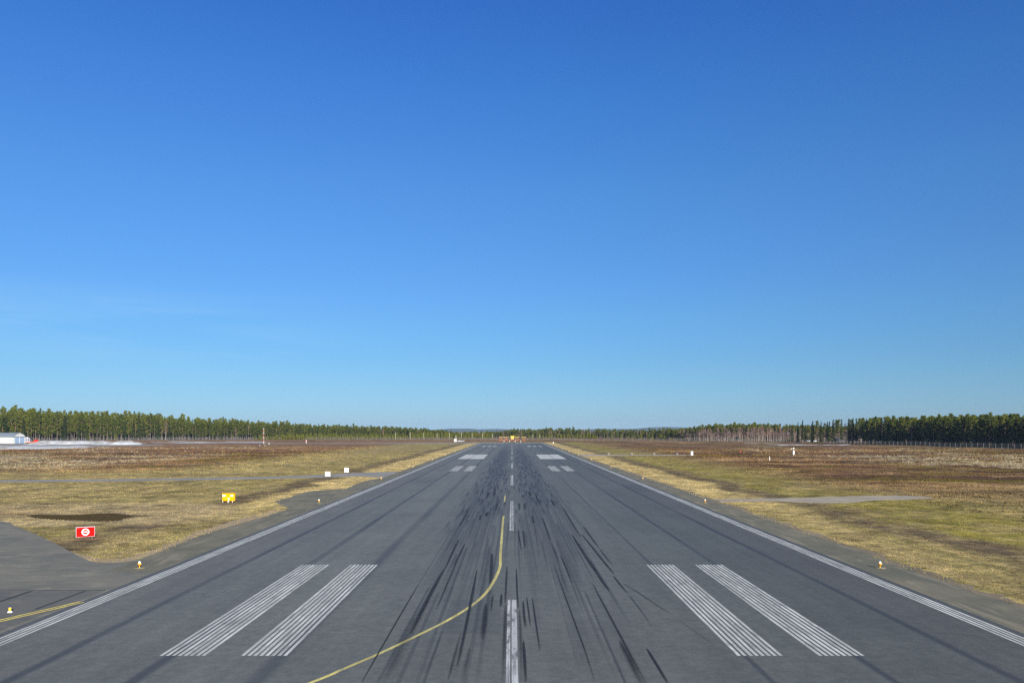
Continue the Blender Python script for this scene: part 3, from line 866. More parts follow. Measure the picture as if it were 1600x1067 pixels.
def make_birch(rs, hh=14.0):
    tr = []; b = rs.uniform(-0.6, 0.6, 2)
    pts = [(b[0] * (k / 4) ** 2, b[1] * (k / 4) ** 2, hh * 0.95 * k / 4) for k in range(5)]
    for k in range(4): tr.append(tube_np(pts[k], pts[k + 1], 0.13 * (1 - 0.22 * k), 0.13 * (1 - 0.22 * (k + 1)), 5))
    cr = []
    for i in range(26):
        t = 0.3 + 0.66 * (i + rs.rand()) / 26; a = rs.rand() * 6.28; L = (0.9 + 1.5 * rs.rand()) * (1.25 - t)
        p = np.array((b[0] * t * t, b[1] * t * t, hh * t)); q = p + np.array((L * math.cos(a), L * math.sin(a), L * 0.9))
        tr.append(tube_np(p, q, 0.035, 0.012, 3))
        for s in range(15):
            f = rs.rand(); m = p + (q - p) * (0.3 + 0.8 * f); dirv = rs.normal(size=3); dirv[2] = abs(dirv[2]) * 0.6; dirv /= np.linalg.norm(dirv)
            e_ = m + dirv * (0.5 + 0.7 * rs.rand()); wv = np.cross(dirv, rs.normal(size=3)); wv = wv / np.linalg.norm(wv) * 0.085
            cr.append(np.array([m - wv, m + wv, e_]))
    return np.concatenate(tr), np.concatenate(cr)


def make_young(rs, hh=5.0):
    tr = [tube_np((0, 0, 0), (0, 0, hh), 0.07, 0.01, 5)]; cr = []
    for i in range(26):
        t = 0.05 + 0.93 * i / 25; rr = 1.25 * (1 - t) ** 0.7 + 0.1
        for b_ in range(4):
            a = rs.rand() * 6.28; q = rr * (0.4 + 0.6 * rs.rand())
            cr.append(leaf_tris((q * math.cos(a), q * math.sin(a), hh * t), 0.3, 0.28, 7, 0.22, rs))
    return np.concatenate(tr), np.concatenate(cr)


def tri_mesh(name, T, mat): return mesh_np(name, T, np.arange(len(T)).reshape(-1, 3), [mat])


KINDS = {}
for kind, fn, nv, hh, bk, fo in (('pine', make_pine, 7, 20.0, B_PINE, F_PINE), ('spruce', make_spruce, 4, 18.0, B_SPRUCE, F_SPRUCE),
                                 ('birch', make_birch, 4, 14.0, B_BIRCH, F_TWIG), ('highpine', make_pine, 4, 20.0, B_PINE, F_PINE), ('young', make_young, 4, 5.0, B_PINE, F_YOUNG)):
    L = []
    for v in range(nv):
        rs = np.random.RandomState(100 + 17 * v + len(kind))
        if kind == 'pine': T = make_pine(rs, 20.0, rs.uniform(0.16, 0.46), rs.uniform(2.1, 2.9))
        elif kind == 'highpine': T = make_pine(rs, 20.0, rs.uniform(0.56, 0.66), rs.uniform(1.9, 2.5), 0.7)
        elif kind == 'spruce': T = make_spruce(rs, 18.0, rs.uniform(1.7, 2.4), rs.uniform(0.06, 0.2))
        else: T = fn(rs)
        L.append((T[0], T[1], tri_mesh(kind + '_trunk', T[0], bk), tri_mesh(kind + '_crown', T[1], fo)))
    KINDS[kind] = (hh, L, bk, fo)

SINGLE = []     # (kind, x, y, h, label, group)
MASS = []       # trees of the far rows: one mass
NAMES = {'highpine': 'pine_tree', 'pine': 'pine_tree', 'spruce': 'spruce_tree', 'birch': 'birch_tree', 'young': 'young_pine'}
CATS = {'highpine': 'pine', 'pine': 'pine', 'spruce': 'spruce', 'birch': 'birch', 'young': 'young pine'}


def interp(x, tab):
    return float(np.interp(x, [a for a, b in tab], [b for a, b in tab]))


TOP = [(-80, 638), (0, 639), (70, 642), (130, 645), (240, 648), (300, 654), (400, 659), (450, 661.5), (500, 664.5), (560, 666), (600, 667), (650, 669), (690, 672.5), (720, 674.5), (780, 674), (800, 670.5), (870, 669.5), (890, 668.5), (910, 671), (1000, 671), (1060, 669.5), (1090, 666), (1130, 662), (1190, 662), (1240, 664), (1300, 666), (1420, 667)]
FRONT = [(-80, 712), (0, 722), (200, 790), (400, 850), (600, 925), (700, 985), (800, 1010), (900, 1000), (1000, 900), (1060, 790), (1100, 730), (1260, 700), (1420, 690)]


def tree(kind, x, y, h, label, group, single):
    (SINGLE if single else MASS).append((kind, x, y, h, label, group))


def stand(px0, px1, spacing, rows, kinds, nsingle, labels, group, gap=5.0, hv=0.08, rear=None):
    for r in range(rows):
        px = px0 + R.uniform(0, 3)
        while px < px1:
            yf = interp(px, FRONT); y = yf + r * gap + R.uniform(-2, 2)
            x = X_at(px, y)
            top = interp(px, TOP); h = 9.1 + (HY - top) * (yf + 10) / F
            h *= 0.96 + R.gauss(0, hv) - (0.05 if r == 0 else 0)
            kk = rear if rear and r > 2 else kinds
            k = R.choices([a for a, b in kk], [b for a, b in kk])[0]
            if k == 'birch': h *= 0.82
            if k == 'spruce': h *= R.uniform(0.55, 1.04)
            tree(k, x, y, max(3.5, h), labels.get(k), group, r < nsingle)
            px += spacing * F / y * R.uniform(0.65, 1.35)


LL = {'pine': 'tall pine with bare grey trunk at the front of the forest on the left', 'spruce': 'dark spruce with low branches at the front of the forest on the left', 'birch': 'bare birch at the front of the forest on the left'}
stand(-900, -60, 6.0, 6, (('pine', .8), ('spruce', .2)), 0, LL, None)
stand(-60, 700, 3.6, 10, (('pine', .84), ('spruce', .13), ('birch', .03)), 1, LL, 'trees at the edge of the left forest', 4.5, 0.09, (('pine', .5), ('spruce', .5)))
LC = {'pine': 'low distant pine in the belt of forest beyond the runway end', 'birch': 'bare birch in the belt of forest beyond the runway end', 'spruce': 'dark distant spruce in the belt of forest beyond the runway end'}
stand(690, 1070, 4.0, 8, (('pine', .62), ('spruce', .16), ('birch', .22)), 1, LC, 'trees beyond the runway end', 6.0, 0.1, (('pine', .45), ('spruce', .4), ('birch', .15)))
LB = {'highpine': 'pine among bare birches in the grove between runway end and right spruces', 'birch': 'leafless birch with pinkish twigs in the grove left of the right spruces', 'spruce': 'dark spruce among bare birches left of the right spruces'}
stand(1060, 1410, 3.0, 11, (('highpine', .25), ('birch', .72), ('spruce', .03)), 2, LB, 'trees of the mixed grove on the right', 4.0, 0.06, (('highpine', .62), ('birch', .36), ('spruce', .02)))
# sparse spruces and pines by the fence on the right
LR = {'spruce': 'dark spruce in the open clump behind the fence on the right', 'pine': 'pine in the open clump behind the fence on the right', 'birch': 'bare birch in the open clump behind the fence on the right'}
for px, top, k in ((1247, 659, 'spruce'), (1254, 656.5, 'spruce'), (1259, 663, 'spruce'), (1263, 667, 'pine'), (1270, 657.5, 'spruce'), (1268, 662, 'spruce'), (1277, 656.5, 'pine'), (1283, 659, 'spruce'), (1288, 661, 'pine'), (1293, 659, 'spruce'), (1296, 658, 'spruce'), (1302, 655, 'spruce'), (1306, 655.5, 'pine'), (1310, 655, 'pine'), (1315, 655, 'spruce'), (1321, 660, 'birch'), (1326, 654, 'spruce'), (1331, 655, 'pine'), (1338, 653.5, 'spruce'), (1343, 653, 'pine'), (1347, 653.5, 'pine'), (1354, 654, 'spruce'), (1361, 655, 'spruce'), (1367, 657, 'birch'), (1372, 656, 'spruce'), (1336, 664, 'birch'), (1356, 664, 'birch'), (1377, 652, 'pine'), (1383, 651, 'pine')):
    y = R.uniform(600, 650) - (px - 1247) * 0.3; x = X_at(px, y)
    tree(k, x, y, 9.1 + (HY - top) * y / F, LR[k], 'open clump of trees on the right', True)
# dense stand, right; runs on past the frame
LD = {'pine': 'pine with sunlit top in the dense stand behind the fence at far right', 'spruce': 'dark spruce in the dense stand behind the fence at far right', 'birch': 'bare birch in the dense stand behind the fence at far right'}


def fence_x(y): return interp(y, [(280, 268), (372, 262), (520, 240), (648, 222)])


for r in range(14):
    y = 300.0
    while y < 590:
        x = fence_x(y) + 13 + r * 4.6 + R.uniform(-1.6, 1.6)
        k = R.choices(['pine', 'spruce', 'birch'], [.62, .35, .03])[0]
        h = 17.4 + R.gauss(0, 1.1)
        if k == 'spruce': h = R.uniform(11, 18.6)
        if k == 'birch': h *= .75
        vis = 800 + x / y * F < 1612
        tree(k, x, y, h, LD[k], 'dense stand of trees at far right', r < 2 and vis)
        y += R.uniform(3.0, 5.6)
# bright young pines in front of the forest
LY = {'a': 'bright green young pine in the low row before the left forest', 'b': 'bright green young pine in the low row beyond the runway end', 'c': 'small bright young pine behind the fence before the dense right stand'}
for r in range(3):
    px = 395 + R.uniform(0, 4)
    while px < 770:
        if px > 440 or R.random() < 0.45:
            y = interp(px, FRONT) - 9 - r * 4 + R.uniform(-1.5, 1.5)
            tree('young', X_at(px, y), y, R.uniform(3.8, 6.6) * (0.8 if px < 430 else 1) * (1.15 if px > 640 else 1), LY['a'] if px < 690 else LY['b'], 'low row of young pines', r == 0)
        px += R.uniform(2.2, 4.6) * F / 900 * 0.8
    px = 800
    while px < 1050:
        y = interp(px, FRONT) - 9 - r * 4
        if (870 < px < 930) or R.random() < 0.4:
            tree('young', X_at(px, y), y, R.uniform(3.0, 6.0), LY['b'], 'low row of young pines', r == 0)
        px += R.uniform(2.5, 6)
for px, y, h in ((1497, 480, 5.6), (1501, 478, 4.0), (1508, 474, 3.4), (1512, 473, 3.0), (1551, 455, 3.4), (1555, 452, 3.0), (138, 742, 5.0), (181, 770, 7.0)):
    lab = LY['c'] if px > 1000 else ('lone bright young pine before the tall trunks on the left')
    tree('young', X_at(px, y), y, h, lab, 'young pines standing alone', True)

made = {}
cnt = {}
for kind, x, y, h, label, group in SINGLE:
    hh, L, bk, fo = KINDS[kind]
    i = R.randrange(len(L)); s = h / hh
    cnt[kind] = cnt.get(kind, 0) + 1
    if cnt[kind] > 300: MASS.append((kind, x, y, h, label, group)); continue
    w = s * R.uniform(0.9, 1.15) if kind != 'pine' else (0.35 * s + 0.65) * R.uniform(0.85, 1.12)
    loc = (x, y, hz(x, y) - 0.05)
    if (kind, i) not in made:
        root = thing(NAMES[kind], label, CATS[kind], loc, R.uniform(0, 6.28), group); root.scale = (w, w, s)
        link('trunk', L[i][2], None, root); link('crown', L[i][3], None, root)
        made[(kind, i)] = root
    else:
        r = dup(made[(kind, i)], loc, R.uniform(0, 6.28), label, (w, w, s)); r['group'] = group

TV = []; TM_ = []
for kind, x, y, h, label, group in MASS:
    hh, L, bk, fo = KINDS[kind]; tr, cr = L[R.randrange(len(L))][:2]; s = h / hh; a = R.uniform(0, 6.28)
    w = s if kind != 'pine' else (0.35 * s + 0.65)
    m = np.array([[math.cos(a) * w, -math.sin(a) * w, 0], [math.sin(a) * w, math.cos(a) * w, 0], [0, 0, s]])
    off = np.array([x, y, hz(x, y) - 0.05]); mi = ['pine', 'spruce', 'birch', 'young', 'highpine'].index(kind)
    for T, q in ((tr, 2 * mi), (cr, 2 * mi + 1)):
        if q % 2 and len(T) > 900:                       # lighter crowns inside the mass
            G = T.reshape(-1, 3, 3)[::2]; mid = G.mean(1, keepdims=True); T = (mid + (G - mid) * 1.35).reshape(-1, 3)
        TV.append(T @ m.T + off); TM_.append(np.full(len(T) // 3, q))
TVc = np.concatenate(TV)
me = mesh_np('forest', TVc, np.arange(len(TVc)).reshape(-1, 3), [B_PINE, F_PINE, B_SPRUCE, F_SPRUCE, B_BIRCH, F_TWIG, B_PINE, F_YOUNG, B_PINE, F_PINE], np.concatenate(TM_))
tag(link('forest', me), 'mass of forest trees standing behind the front rows', 'forest', kind='stuff')
print('TREES', cnt, 'mass', len(MASS), len(TVc) // 3)

# ------------------------------------------------------------------ hills
hx = np.arange(-3200, 3200, 25.0); hy = np.arange(6200, 8600, 60.0)
HX, HYY = np.meshgrid(hx, hy)
HP = [(0, 0), (640, 0), (680, 1.5), (705, 3.6), (735, 3.6), (748, 2.5), (760, 3.0), (778, 3.2), (800, 2.0), (830, 1.5), (915, 2.0), (935, 3.4), (955, 3.1), (980, 3.0), (1000, 3.6), (1018, 5.6), (1035, 6.3), (1055, 5.9), (1085, 4.6), (1130, 3.5), (1200, 3), (1600, 0)]
pxs = 800 + HX / 7400 * F
amp = np.interp(pxs, [a for a, b in HP], [b for a, b in HP]) * 7400 / F + 9.1 * (np.interp(pxs, [a for a, b in HP], [b for a, b in HP]) > 0)
prof = sstep(6200, 7300, HYY) * (1 - sstep(7600, 8600, HYY))
HZ = amp * prof + (fbm(HX / 60, HYY / 60, 40, 3) - 0.5) * 3.0 * prof - 1.0
nx = len(hx); ny = len(hy); i = np.arange(nx - 1)[None, :] + nx * np.arange(ny - 1)[:, None]
Q = np.stack([i.ravel(), i.ravel() + 1, i.ravel() + nx + 1, i.ravel() + nx], 1)
hm_ = Mat('far_forest_hills'); n = hm_.noise(hm_.pos(), 1 / 90, 6, 0.7)
hm_.base(hm_.mix(n.sm(0.4, 0.6), (0.014, 0.026, 0.022), (0.026, 0.04, 0.03))); hm_.set(Roughness=1.0)
me = mesh_np('hills', np.stack([HX.ravel(), HYY.ravel(), HZ.ravel()], 1), Q)
tag(link('hills', me, hm_.m), None, None, kind='structure')

# ------------------------------------------------------------------ haze
bm = NB(); box(bm, -7100, 7100, -1600, 9600, -3.0, 56.0)
hzm = bpy.data.materials.new('air'); hzm.use_nodes = True; t = hzm.node_tree; t.nodes.remove(t.nodes['Principled BSDF'])
pv = t.nodes.new('ShaderNodeVolumePrincipled'); pv.inputs['Density'].default_value = 4.6e-5
pv.inputs['Color'].default_value = (0.5, 0.72, 1.0, 1); pv.inputs['Anisotropy'].default_value = 0.0
t.links.new(pv.outputs[0], t.nodes['Material Output'].inputs['Volume'])
o = obj('haze', bm, hzm); tag(o, None, None, kind='stuff')

# ------------------------------------------------------------------ snow
def snow_mat():
    M = Mat('old_snow'); n = M.noise(M.pos(), 0.5, 6, 0.7); n2 = M.noise(M.pos(), 0.09, 5, 0.6)
    c = M.mix(n.sm(0.4, 0.7), (0.42, 0.44, 0.46), (0.31, 0.315, 0.32)); c = M.mix(n2.sm(0.46, 0.62) * 0.75, c, (0.2, 0.165, 0.13))
    M.base(c); M.set(Roughness=0.8); M.bump(n, 0.5, 0.4); return M.m


SNOW = snow_mat()


def snow_field(name, x0, x1, y0, y1, st, hmax, thr, seed, sx=30, sy=14, kind=None, label=None, cat=None, group=None):
    xs = np.arange(x0, x1, st); ys = np.arange(y0, y1, st); A, B = np.meshgrid(xs, ys)
    u = (A - x0) / (x1 - x0); v = (B - y0) / (y1 - y0)
    edge = np.minimum(1, 5 * np.minimum(u, 1 - u)) * np.minimum(1, 3.5 * np.minimum(v, 1 - v))
    m = fbm(A / sx, B / sy, seed, 5) * (0.35 + 0.65 * edge) - thr
    Zz = height(A, B) + np.clip(m / (1 - thr) * 3.0, -0.3, 1) * hmax
    n_ = len(xs); i = np.arange(n_ - 1)[None, :] + n_ * np.arange(len(ys) - 1)[:, None]
    Q = np.stack([i, i + 1, i + n_ + 1, i + n_], -1).reshape(-1, 4)
    mf = m.ravel(); keep = mf[Q].max(1) > 0; Q = Q[keep]
    used = np.unique(Q); mp = -np.ones(A.size, int); mp[used] = np.arange(len(used))
    me = mesh_np(name, np.stack([A.ravel(), B.ravel(), Zz.ravel()], 1)[used], mp[Q]); me.shade_smooth()
    return tag(link(name, me, SNOW), label, cat, group, kind)


snow_field('snow_bank', -330, -176, 404, 464, 1.5, 0.9, 0.42, 61, 50, 18, None, 'long low white snow bank in front of the hangar apron', 'snow bank')
snow_field('snow_bank', -352, -236, 520, 600, 1.5, 2.4, 0.46, 77, 24, 16, None, 'tall piled snow bank on bare soil right of the hangar', 'snow bank')
snow_field('snow_bank', -362, -300, 596, 640, 1.5, 1.6, 0.3, 85, 26, 16, None, 'flat snow bank behind the red plough beside the hangar', 'snow bank')
snow_field('snow', -330, -170, 560, 740, 2.0, 0.3, 0.56, 92, 40, 12, 'stuff', 'thin scattered patches of melting snow on the left heath', 'snow')
snow_field('snow', 150, 236, 480, 660, 2.0, 0.2, 0.6, 99, 22, 14, 'stuff', 'thin scattered patches of melting snow before the right fence', 'snow')

# ------------------------------------------------------------------ fence
GALV = simple('galvanised_steel', (0.26, 0.275, 0.28), 0.6, 0.1)


def fence(label, pts, step):
    (x0, y0) = pts[0]
    root = thing('perimeter_fence', label, 'fence', (x0, y0, 0))
    P = []
    for (a, b) in zip(pts, pts[1:]):
        a = Vector(a); b = Vector(b); n = max(1, int((b - a).length / step))
        P += [a + (b - a) * k / n for k in range(n)]
    P.append(Vector(pts[-1])); P = P[:99]
    bm = NB(); tube(bm, (0, 0, -0.3), (0, 0, 2.45), 0.06, n=6); tube(bm, (0, 0, 2.45), (0.12, -0.18, 2.75), 0.045, n=6)
    pm = bpy.data.meshes.new('fence_post'); bm.to_mesh(pm); bm.free(); pm.materials.append(GALV)
    for p in P:
        o = link('fence_post', pm, None, root); o.location = (p.x - x0, p.y - y0, hz(p.x, p.y))
    bm = NB()
    for a, b in zip(P, P[1:]):
        za = hz(a.x, a.y); zb = hz(b.x, b.y)
        for k in range(13):
            z = 0.1 + k * 0.19
            tube(bm, (a.x - x0, a.y - y0, za + z), (b.x - x0, b.y - y0, zb + z), 0.008, n=3, caps=False)
        for z in (2.55, 2.7):
            tube(bm, (a.x - x0 + .08, a.y - y0 - .1, za + z), (b.x - x0 + .08, b.y - y0 - .1, zb + z), 0.012, n=3, caps=False)
        m = int((b - a).length / 0.35)
        for k in range(1, m):
            q = a + (b - a) * k / m; z = za + (zb - za) * k / m
            tube(bm, (q.x - x0, q.y - y0, z + .05), (q.x - x0, q.y - y0, z + 2.42), 0.008, n=3, caps=False)
    me = bpy.data.meshes.new('wire_mesh'); bm.to_mesh(me); bm.free()
    link('wire_mesh', me, GALV, root)


fence('grey wire mesh fence with angled post tops before the dense right forest', [(265, 345), (262, 372), (240, 520), (222, 648)], 4.4)
fence('distant wire fence crossing behind the runway end', [(222, 648), (160, 692), (0, 780), (-235, 866)], 5.4)
fence('distant wire fence before the left forest and snow banks', [(-235, 866), (-364, 770), (-420, 700), (-450, 640)], 5.2)

# ------------------------------------------------------------------ lights
ORANGE = simple('orange_enamel', (0.72, 0.33, 0.03), 0.4)
YEL_E = simple('yellow_enamel', (0.75, 0.45, 0.04), 0.4)
WHITEP = simple('white_enamel', (0.8, 0.8, 0.78), 0.4, var=0.08)
PALE = simple('pale_enamel', (0.5, 0.5, 0.48), 0.5)
CONC = simple('stained_concrete', (0.2, 0.17, 0.1), 0.9, var=0.4)
BLACK = simple('black_rubber', (0.02, 0.02, 0.022), 0.6)
BLUEG = simple('blue_glass', (0.03, 0.04, 0.12), 0.15)
STEEL = simple('bare_steel', (0.45, 0.46, 0.47), 0.35, 0.5)
glass = Mat('lamp_glass'); glass.base(glass.col((0.72, 0.72, 0.69))); glass.set(Roughness=0.12); GLASS = glass.m


def edge_light(label, loc, group):
    t = thing('runway_edge_light', label, 'runway light', loc, 0, group)
    bm = NB(); lathe(bm, [(0, 0.02), (0.34, 0.02), (0.36, 0.005), (0.36, -0.05)], 28); obj('base_plate', bm, CONC, t, True)
    bm = NB(); lathe(bm, [(0.035, 0.02), (0.035, 0.14), (0.05, 0.15), (0.05, 0.17)], 14); obj('stem', bm, YEL_E, t, True)
    bm = NB(); lathe(bm, [(0.0, 0.15), (0.075, 0.155), (0.125, 0.25), (0.13, 0.29), (0.085, 0.31), (0.0, 0.312)], 22); obj('housing', bm, ORANGE, t, True)
    bm = NB(); lathe(bm, [(0.08, 0.311), (0.085, 0.36), (0.07, 0.405), (0.04, 0.43), (0, 0.437)], 22); obj('lens', bm, GLASS, t, True)
    return t


first = None
ORD = ['first', 'second', 'third', 'fourth', 'fifth', 'sixth', 'seventh', 'eighth', 'ninth', 'tenth', 'eleventh', 'twelfth']
for s in (-1, 1):
    for k in range(12):
        y = 54.3 + 49.2 * k; side = 'left' if s < 0 else 'right'
        lab = f'orange runway light with white top on the {side} shoulder, {ORD[k]} from the camera'
        loc = (s * (24.45 if s > 0 else 24.75 if k == 0 else 24.45), y, 0.012)
        if first is None: first = edge_light(lab, loc, 'runway edge lights')
        else: dup(first, loc, 0, lab)
# taxiway light, bottom left
x, y = g(15.5, 956.5)
t = thing('taxiway_light', 'small yellow taxiway light with a dark cap near the double yellow line', 'taxiway light', (x, y, 0.018))
bm = NB(); lathe(bm, [(0, 0.05), (0.09, 0.05), (0.12, 0.0), (0.12, -0.02)], 20); obj('base_plate', bm, WHITEP, t, True)
bm = NB(); lathe(bm, [(0.05, 0.05), (0.06, 0.08), (0.07, 0.22), (0.06, 0.24), (0, 0.24)], 18); obj('housing', bm, YEL_E, t, True)
bm = NB(); lathe(bm, [(0.06, 0.241), (0.062, 0.3), (0.04, 0.34), (0, 0.35)], 18); obj('lens', bm, BLUEG, t, True)

# ------------------------------------------------------------------ signs
RED = simple('red_sign_face', (0.8, 0.004, 0.003), 0.7, var=0.06, spec=0.06)
ALU = simple('aluminium_frame', (0.4, 0.41, 0.43), 0.4, 0.2)
SIGNY = simple('yellow_sign_face', (0.72, 0.335, 0.003), 0.6, var=0.05, spec=0.1)


def no_entry():
    x, y = g(133.5, 840.5)
    t = thing('no_entry_sign', 'red no entry sign with white ring and bar beside the taxiway', 'sign', (x, y, 0), math.radians(31))
    w, h, z = 0.72, 0.86, 0.1
    bm = NB(); box(bm, -w, w, 0.0, 0.26, z, z + h, 0.015); obj('cabinet', bm, ALU, t)
    bm = NB(); box(bm, -w + .035, w - .035, -0.012, 0.003, z + .035, z + h - .035); f = obj('face', bm, RED, t)
    bm = NB(); n = 40; zc = z + h / 2
    rings = []
    for r, yy in ((0.20, -0.008), (0.20, -0.022), (0.29, -0.022), (0.29, -0.008)):
        rings.append([bm.verts.new((r * math.cos(2 * math.pi * i / n), yy, zc + r * math.sin(2 * math.pi * i / n))) for i in range(n)])
    for A, B in zip(rings, rings[1:]):
        for i in range(n): bm.faces.new((A[i], A[(i + 1) % n], B[(i + 1) % n], B[i]))
    obj('ring', bm, WHITEP, t)
    bm = NB(); box(bm, -0.135, 0.135, -0.021, -0.010, zc - 0.045, zc + 0.045); obj('bar', bm, WHITEP, t)
    for sx in (-0.5, 0.5):
        bm = NB(); tube(bm, (sx, 0.13, -0.05), (sx, 0.13, z + .01), 0.04, n=10); obj('leg', bm, STEEL, t)


no_entry()


def yellow_sign():
    x, y = g(357, 784.8)
    t = thing('taxiway_sign', 'yellow two-panel sign with white plates standing on the left grass', 'sign', (x, y, 0), math.radians(-3))
    for s, nm in ((-1, 0), (1, 1)):
        bm = NB(); a, b = sorted((s * 0.006, s * 0.80)); box(bm, a, b, -0.03, 0.2, 0.2, 1.16, 0.015); obj('board', bm, SIGNY, t)
    for a, b, z0, z1 in ((-0.77, -0.38, 0.77, 0.96), (0.28, 0.6, 0.77, 0.96)):
        bm = NB(); box(bm, a, b, -0.045, -0.031, z0, z1, 0.004); obj('plate', bm, WHITEP, t)
    bm = NB(); box(bm, -0.02, 0.16, -0.16, -0.031, 0.47, 0.6, 0.01); obj('bracket', bm, WHITEP, t)
    for sx, yy in ((-0.76, .02), (-0.1, .02), (0.06, -0.1), (0.5, .02)):
        bm = NB(); tube(bm, (sx, yy, -0.05), (sx, yy, 0.48 if yy < 0 else 0.21), 0.03, n=10); obj('leg', bm, WHITEP, t)


yellow_sign()


def white_board(label, x, y, w, h, rz):
    t = thing('road_sign', label, 'sign', (x, y, 0), rz, 'white boards beside the service road')
    for s in (-1, 1):
        bm = NB(); a, b = sorted((s * 0.008, s * w / 2)); box(bm, a, b, -0.03, 0.06, 0.14, 0.14 + h, 0.01); obj('board', bm, WHITEP, t)
    bm = NB(); box(bm, 0.0, 0.16, -0.034, -0.031, 0.3, 0.9); obj('panel', bm, ALU, t)
    for sx in (-w * .42, w * .42):
        bm = NB(); tube(bm, (sx, 0.02, -0.05), (sx, 0.02, 0.15), 0.03, n=8); f = obj('leg', bm, STEEL, t)
        bm = NB(); box(bm, sx - .06, sx + .06, -0.1, 0.14, 0.0, 0.06, 0.008); obj('foot', bm, BLACK, t)


x, y = g(512, 745.2); white_board('white board on short legs on the near side of the service road', x, y, 0.98, 0.92, math.radians(4))
x, y = g(541.5, 738.6); white_board('white board on short legs on the far side of the service road', x, y, 0.92, 0.95, math.radians(4))

# ------------------------------------------------------------------ approach path lights on the right, posts, weather mast
def papi(label, x, y):
    t = thing('approach_light_unit', label, 'approach light', (x, y, 0), 0, 'row of four approach lights')
    bm = NB(); box(bm, -0.5, 0.5, -0.35, 0.35, 0.0, 0.06); obj('base', bm, CONC, t)
    bm = NB(); box(bm, -0.34, 0.34, -0.5, 0.5, 0.4, 0.72, 0.03); obj('housing', bm, PALE, t)
    bm = NB(); box(bm, -0.28, 0.28, -0.512, -0.499, 0.46, 0.66); obj('lens', bm, BLUEG, t)
    for sx in (-.28, .28):
        bm = NB(); tube(bm, (sx, 0, .06), (sx, 0, .41), .03, n=8); obj('leg', bm, ORANGE, t)


for k, px in enumerate((951, 987, 1022, 1058)):
    papi(('inner', 'second', 'third', 'outer')[k] + ' white light box of the four on the gravel path right of the runway', X_at(px, 306), 306)


def cabinet(label, px, py, w, h, roof=True, mat=None, name='equipment_cabinet', cat='cabinet', rz=0.0):
    x, y = g(px, py); t = thing(name, label, cat, (x, y, hz(x, y)), rz)
    bm = NB(); box(bm, -w / 2, w / 2, -w / 2.4, w / 2.4, 0.1, h, 0.02); obj('body', bm, mat or WHITEP, t)
    bm = NB(); box(bm, -w / 2 - .05, w / 2 + .05, -w / 2.4 - .05, w / 2.4 + .05, -0.1, 0.1); obj('plinth', bm, CONC, t)
    bm = NB(); box(bm, -w / 2 - .06, w / 2 + .06, -w / 2.4 - .06, w / 2.4 + .06, h + .001, h + .07, 0.01); obj('roof', bm, ALU, t)
    bm = NB(); box(bm, -w * .38, w * .38, -w / 2.4 - .015, -w / 2.4 - .002, 0.2, h - .1); d = obj('door', bm, mat or WHITEP, t)
    bm = NB(); box(bm, w * .25, w * .31, -w / 2.4 - .05, -w / 2.4 - .015, h * .45, h * .58); obj('handle', bm, BLACK, d)
    return t


cabinet('white equipment cabinet at the outer end of the gravel path right of the runway', 1081, 711.3, 0.75, 1.45)


def marker_post(label, px, py, h, r, mats, group=None):
    x, y = g(px, py); t = thing('marker_post', label, 'marker post', (x, y, hz(x, y)), 0, group)
    bm = NB(); lathe(bm, [(r, -0.1), (r, h * .97), (r * .5, h), (0, h)], 14); obj('post', bm, mats, t, True)
    bm = NB(); lathe(bm, [(0, 0.05), (r * 2.2, 0.04), (r * 2.4, -.05)], 16); obj('base_plate', bm, CONC, t, True)


marker_post('thin white marker post on mossy heath right of the runway', 1202.5, 719.3, 1.25, 0.09, WHITEP)
marker_post('short red marker post on the brown heath right of the runway', 1157, 706.4, 0.6, 0.2, simple('red_enamel', (0.7, 0.03, 0.015), .4))
marker_post('short pale marker post right of the far runway end', 864.5, 692.6, 1.0, 0.25, WHITEP)


def weather_mast():
    x, y = g(1240, 712); t = thing('weather_mast', 'white weather mast with a box and side arm on the right heath', 'weather mast', (x, y, hz(x, y)))
    bm = NB(); tube(bm, (0, 0, -0.1), (0, 0, 2.85), .06, n=10); obj('pole', bm, WHITEP, t)
    bm = NB(); box(bm, -.25, .25, -.22, .22, .55, 1.75, .03); obj('instrument_box', bm, WHITEP, t)
    bm = NB(); tube(bm, (0, 0, 2.55), (-1.0, 0, 2.55), .05, n=8); tube(bm, (-1.0, 0, 2.45), (-.7, 0, 2.62), .12, n=8); obj('arm', bm, WHITEP, t)
    bm = NB(); lathe(bm, [(0, 2.5), (.22, 2.55), (.27, 2.72), (.2, 2.9), (0, 2.98)], 16); obj('sensor_head', bm, WHITEP, t, True)
    bm = NB(); box(bm, -.6, .7, -.5, .5, -.05, .12, .02); obj('base', bm, CONC, t)


weather_mast()

# ------------------------------------------------------------------ glide path mast on the left
REDP = simple('red_mast_paint', (0.42, 0.06, 0.04), .6)
MASTW = simple('mast_white', (0.5, 0.5, 0.48), .6)


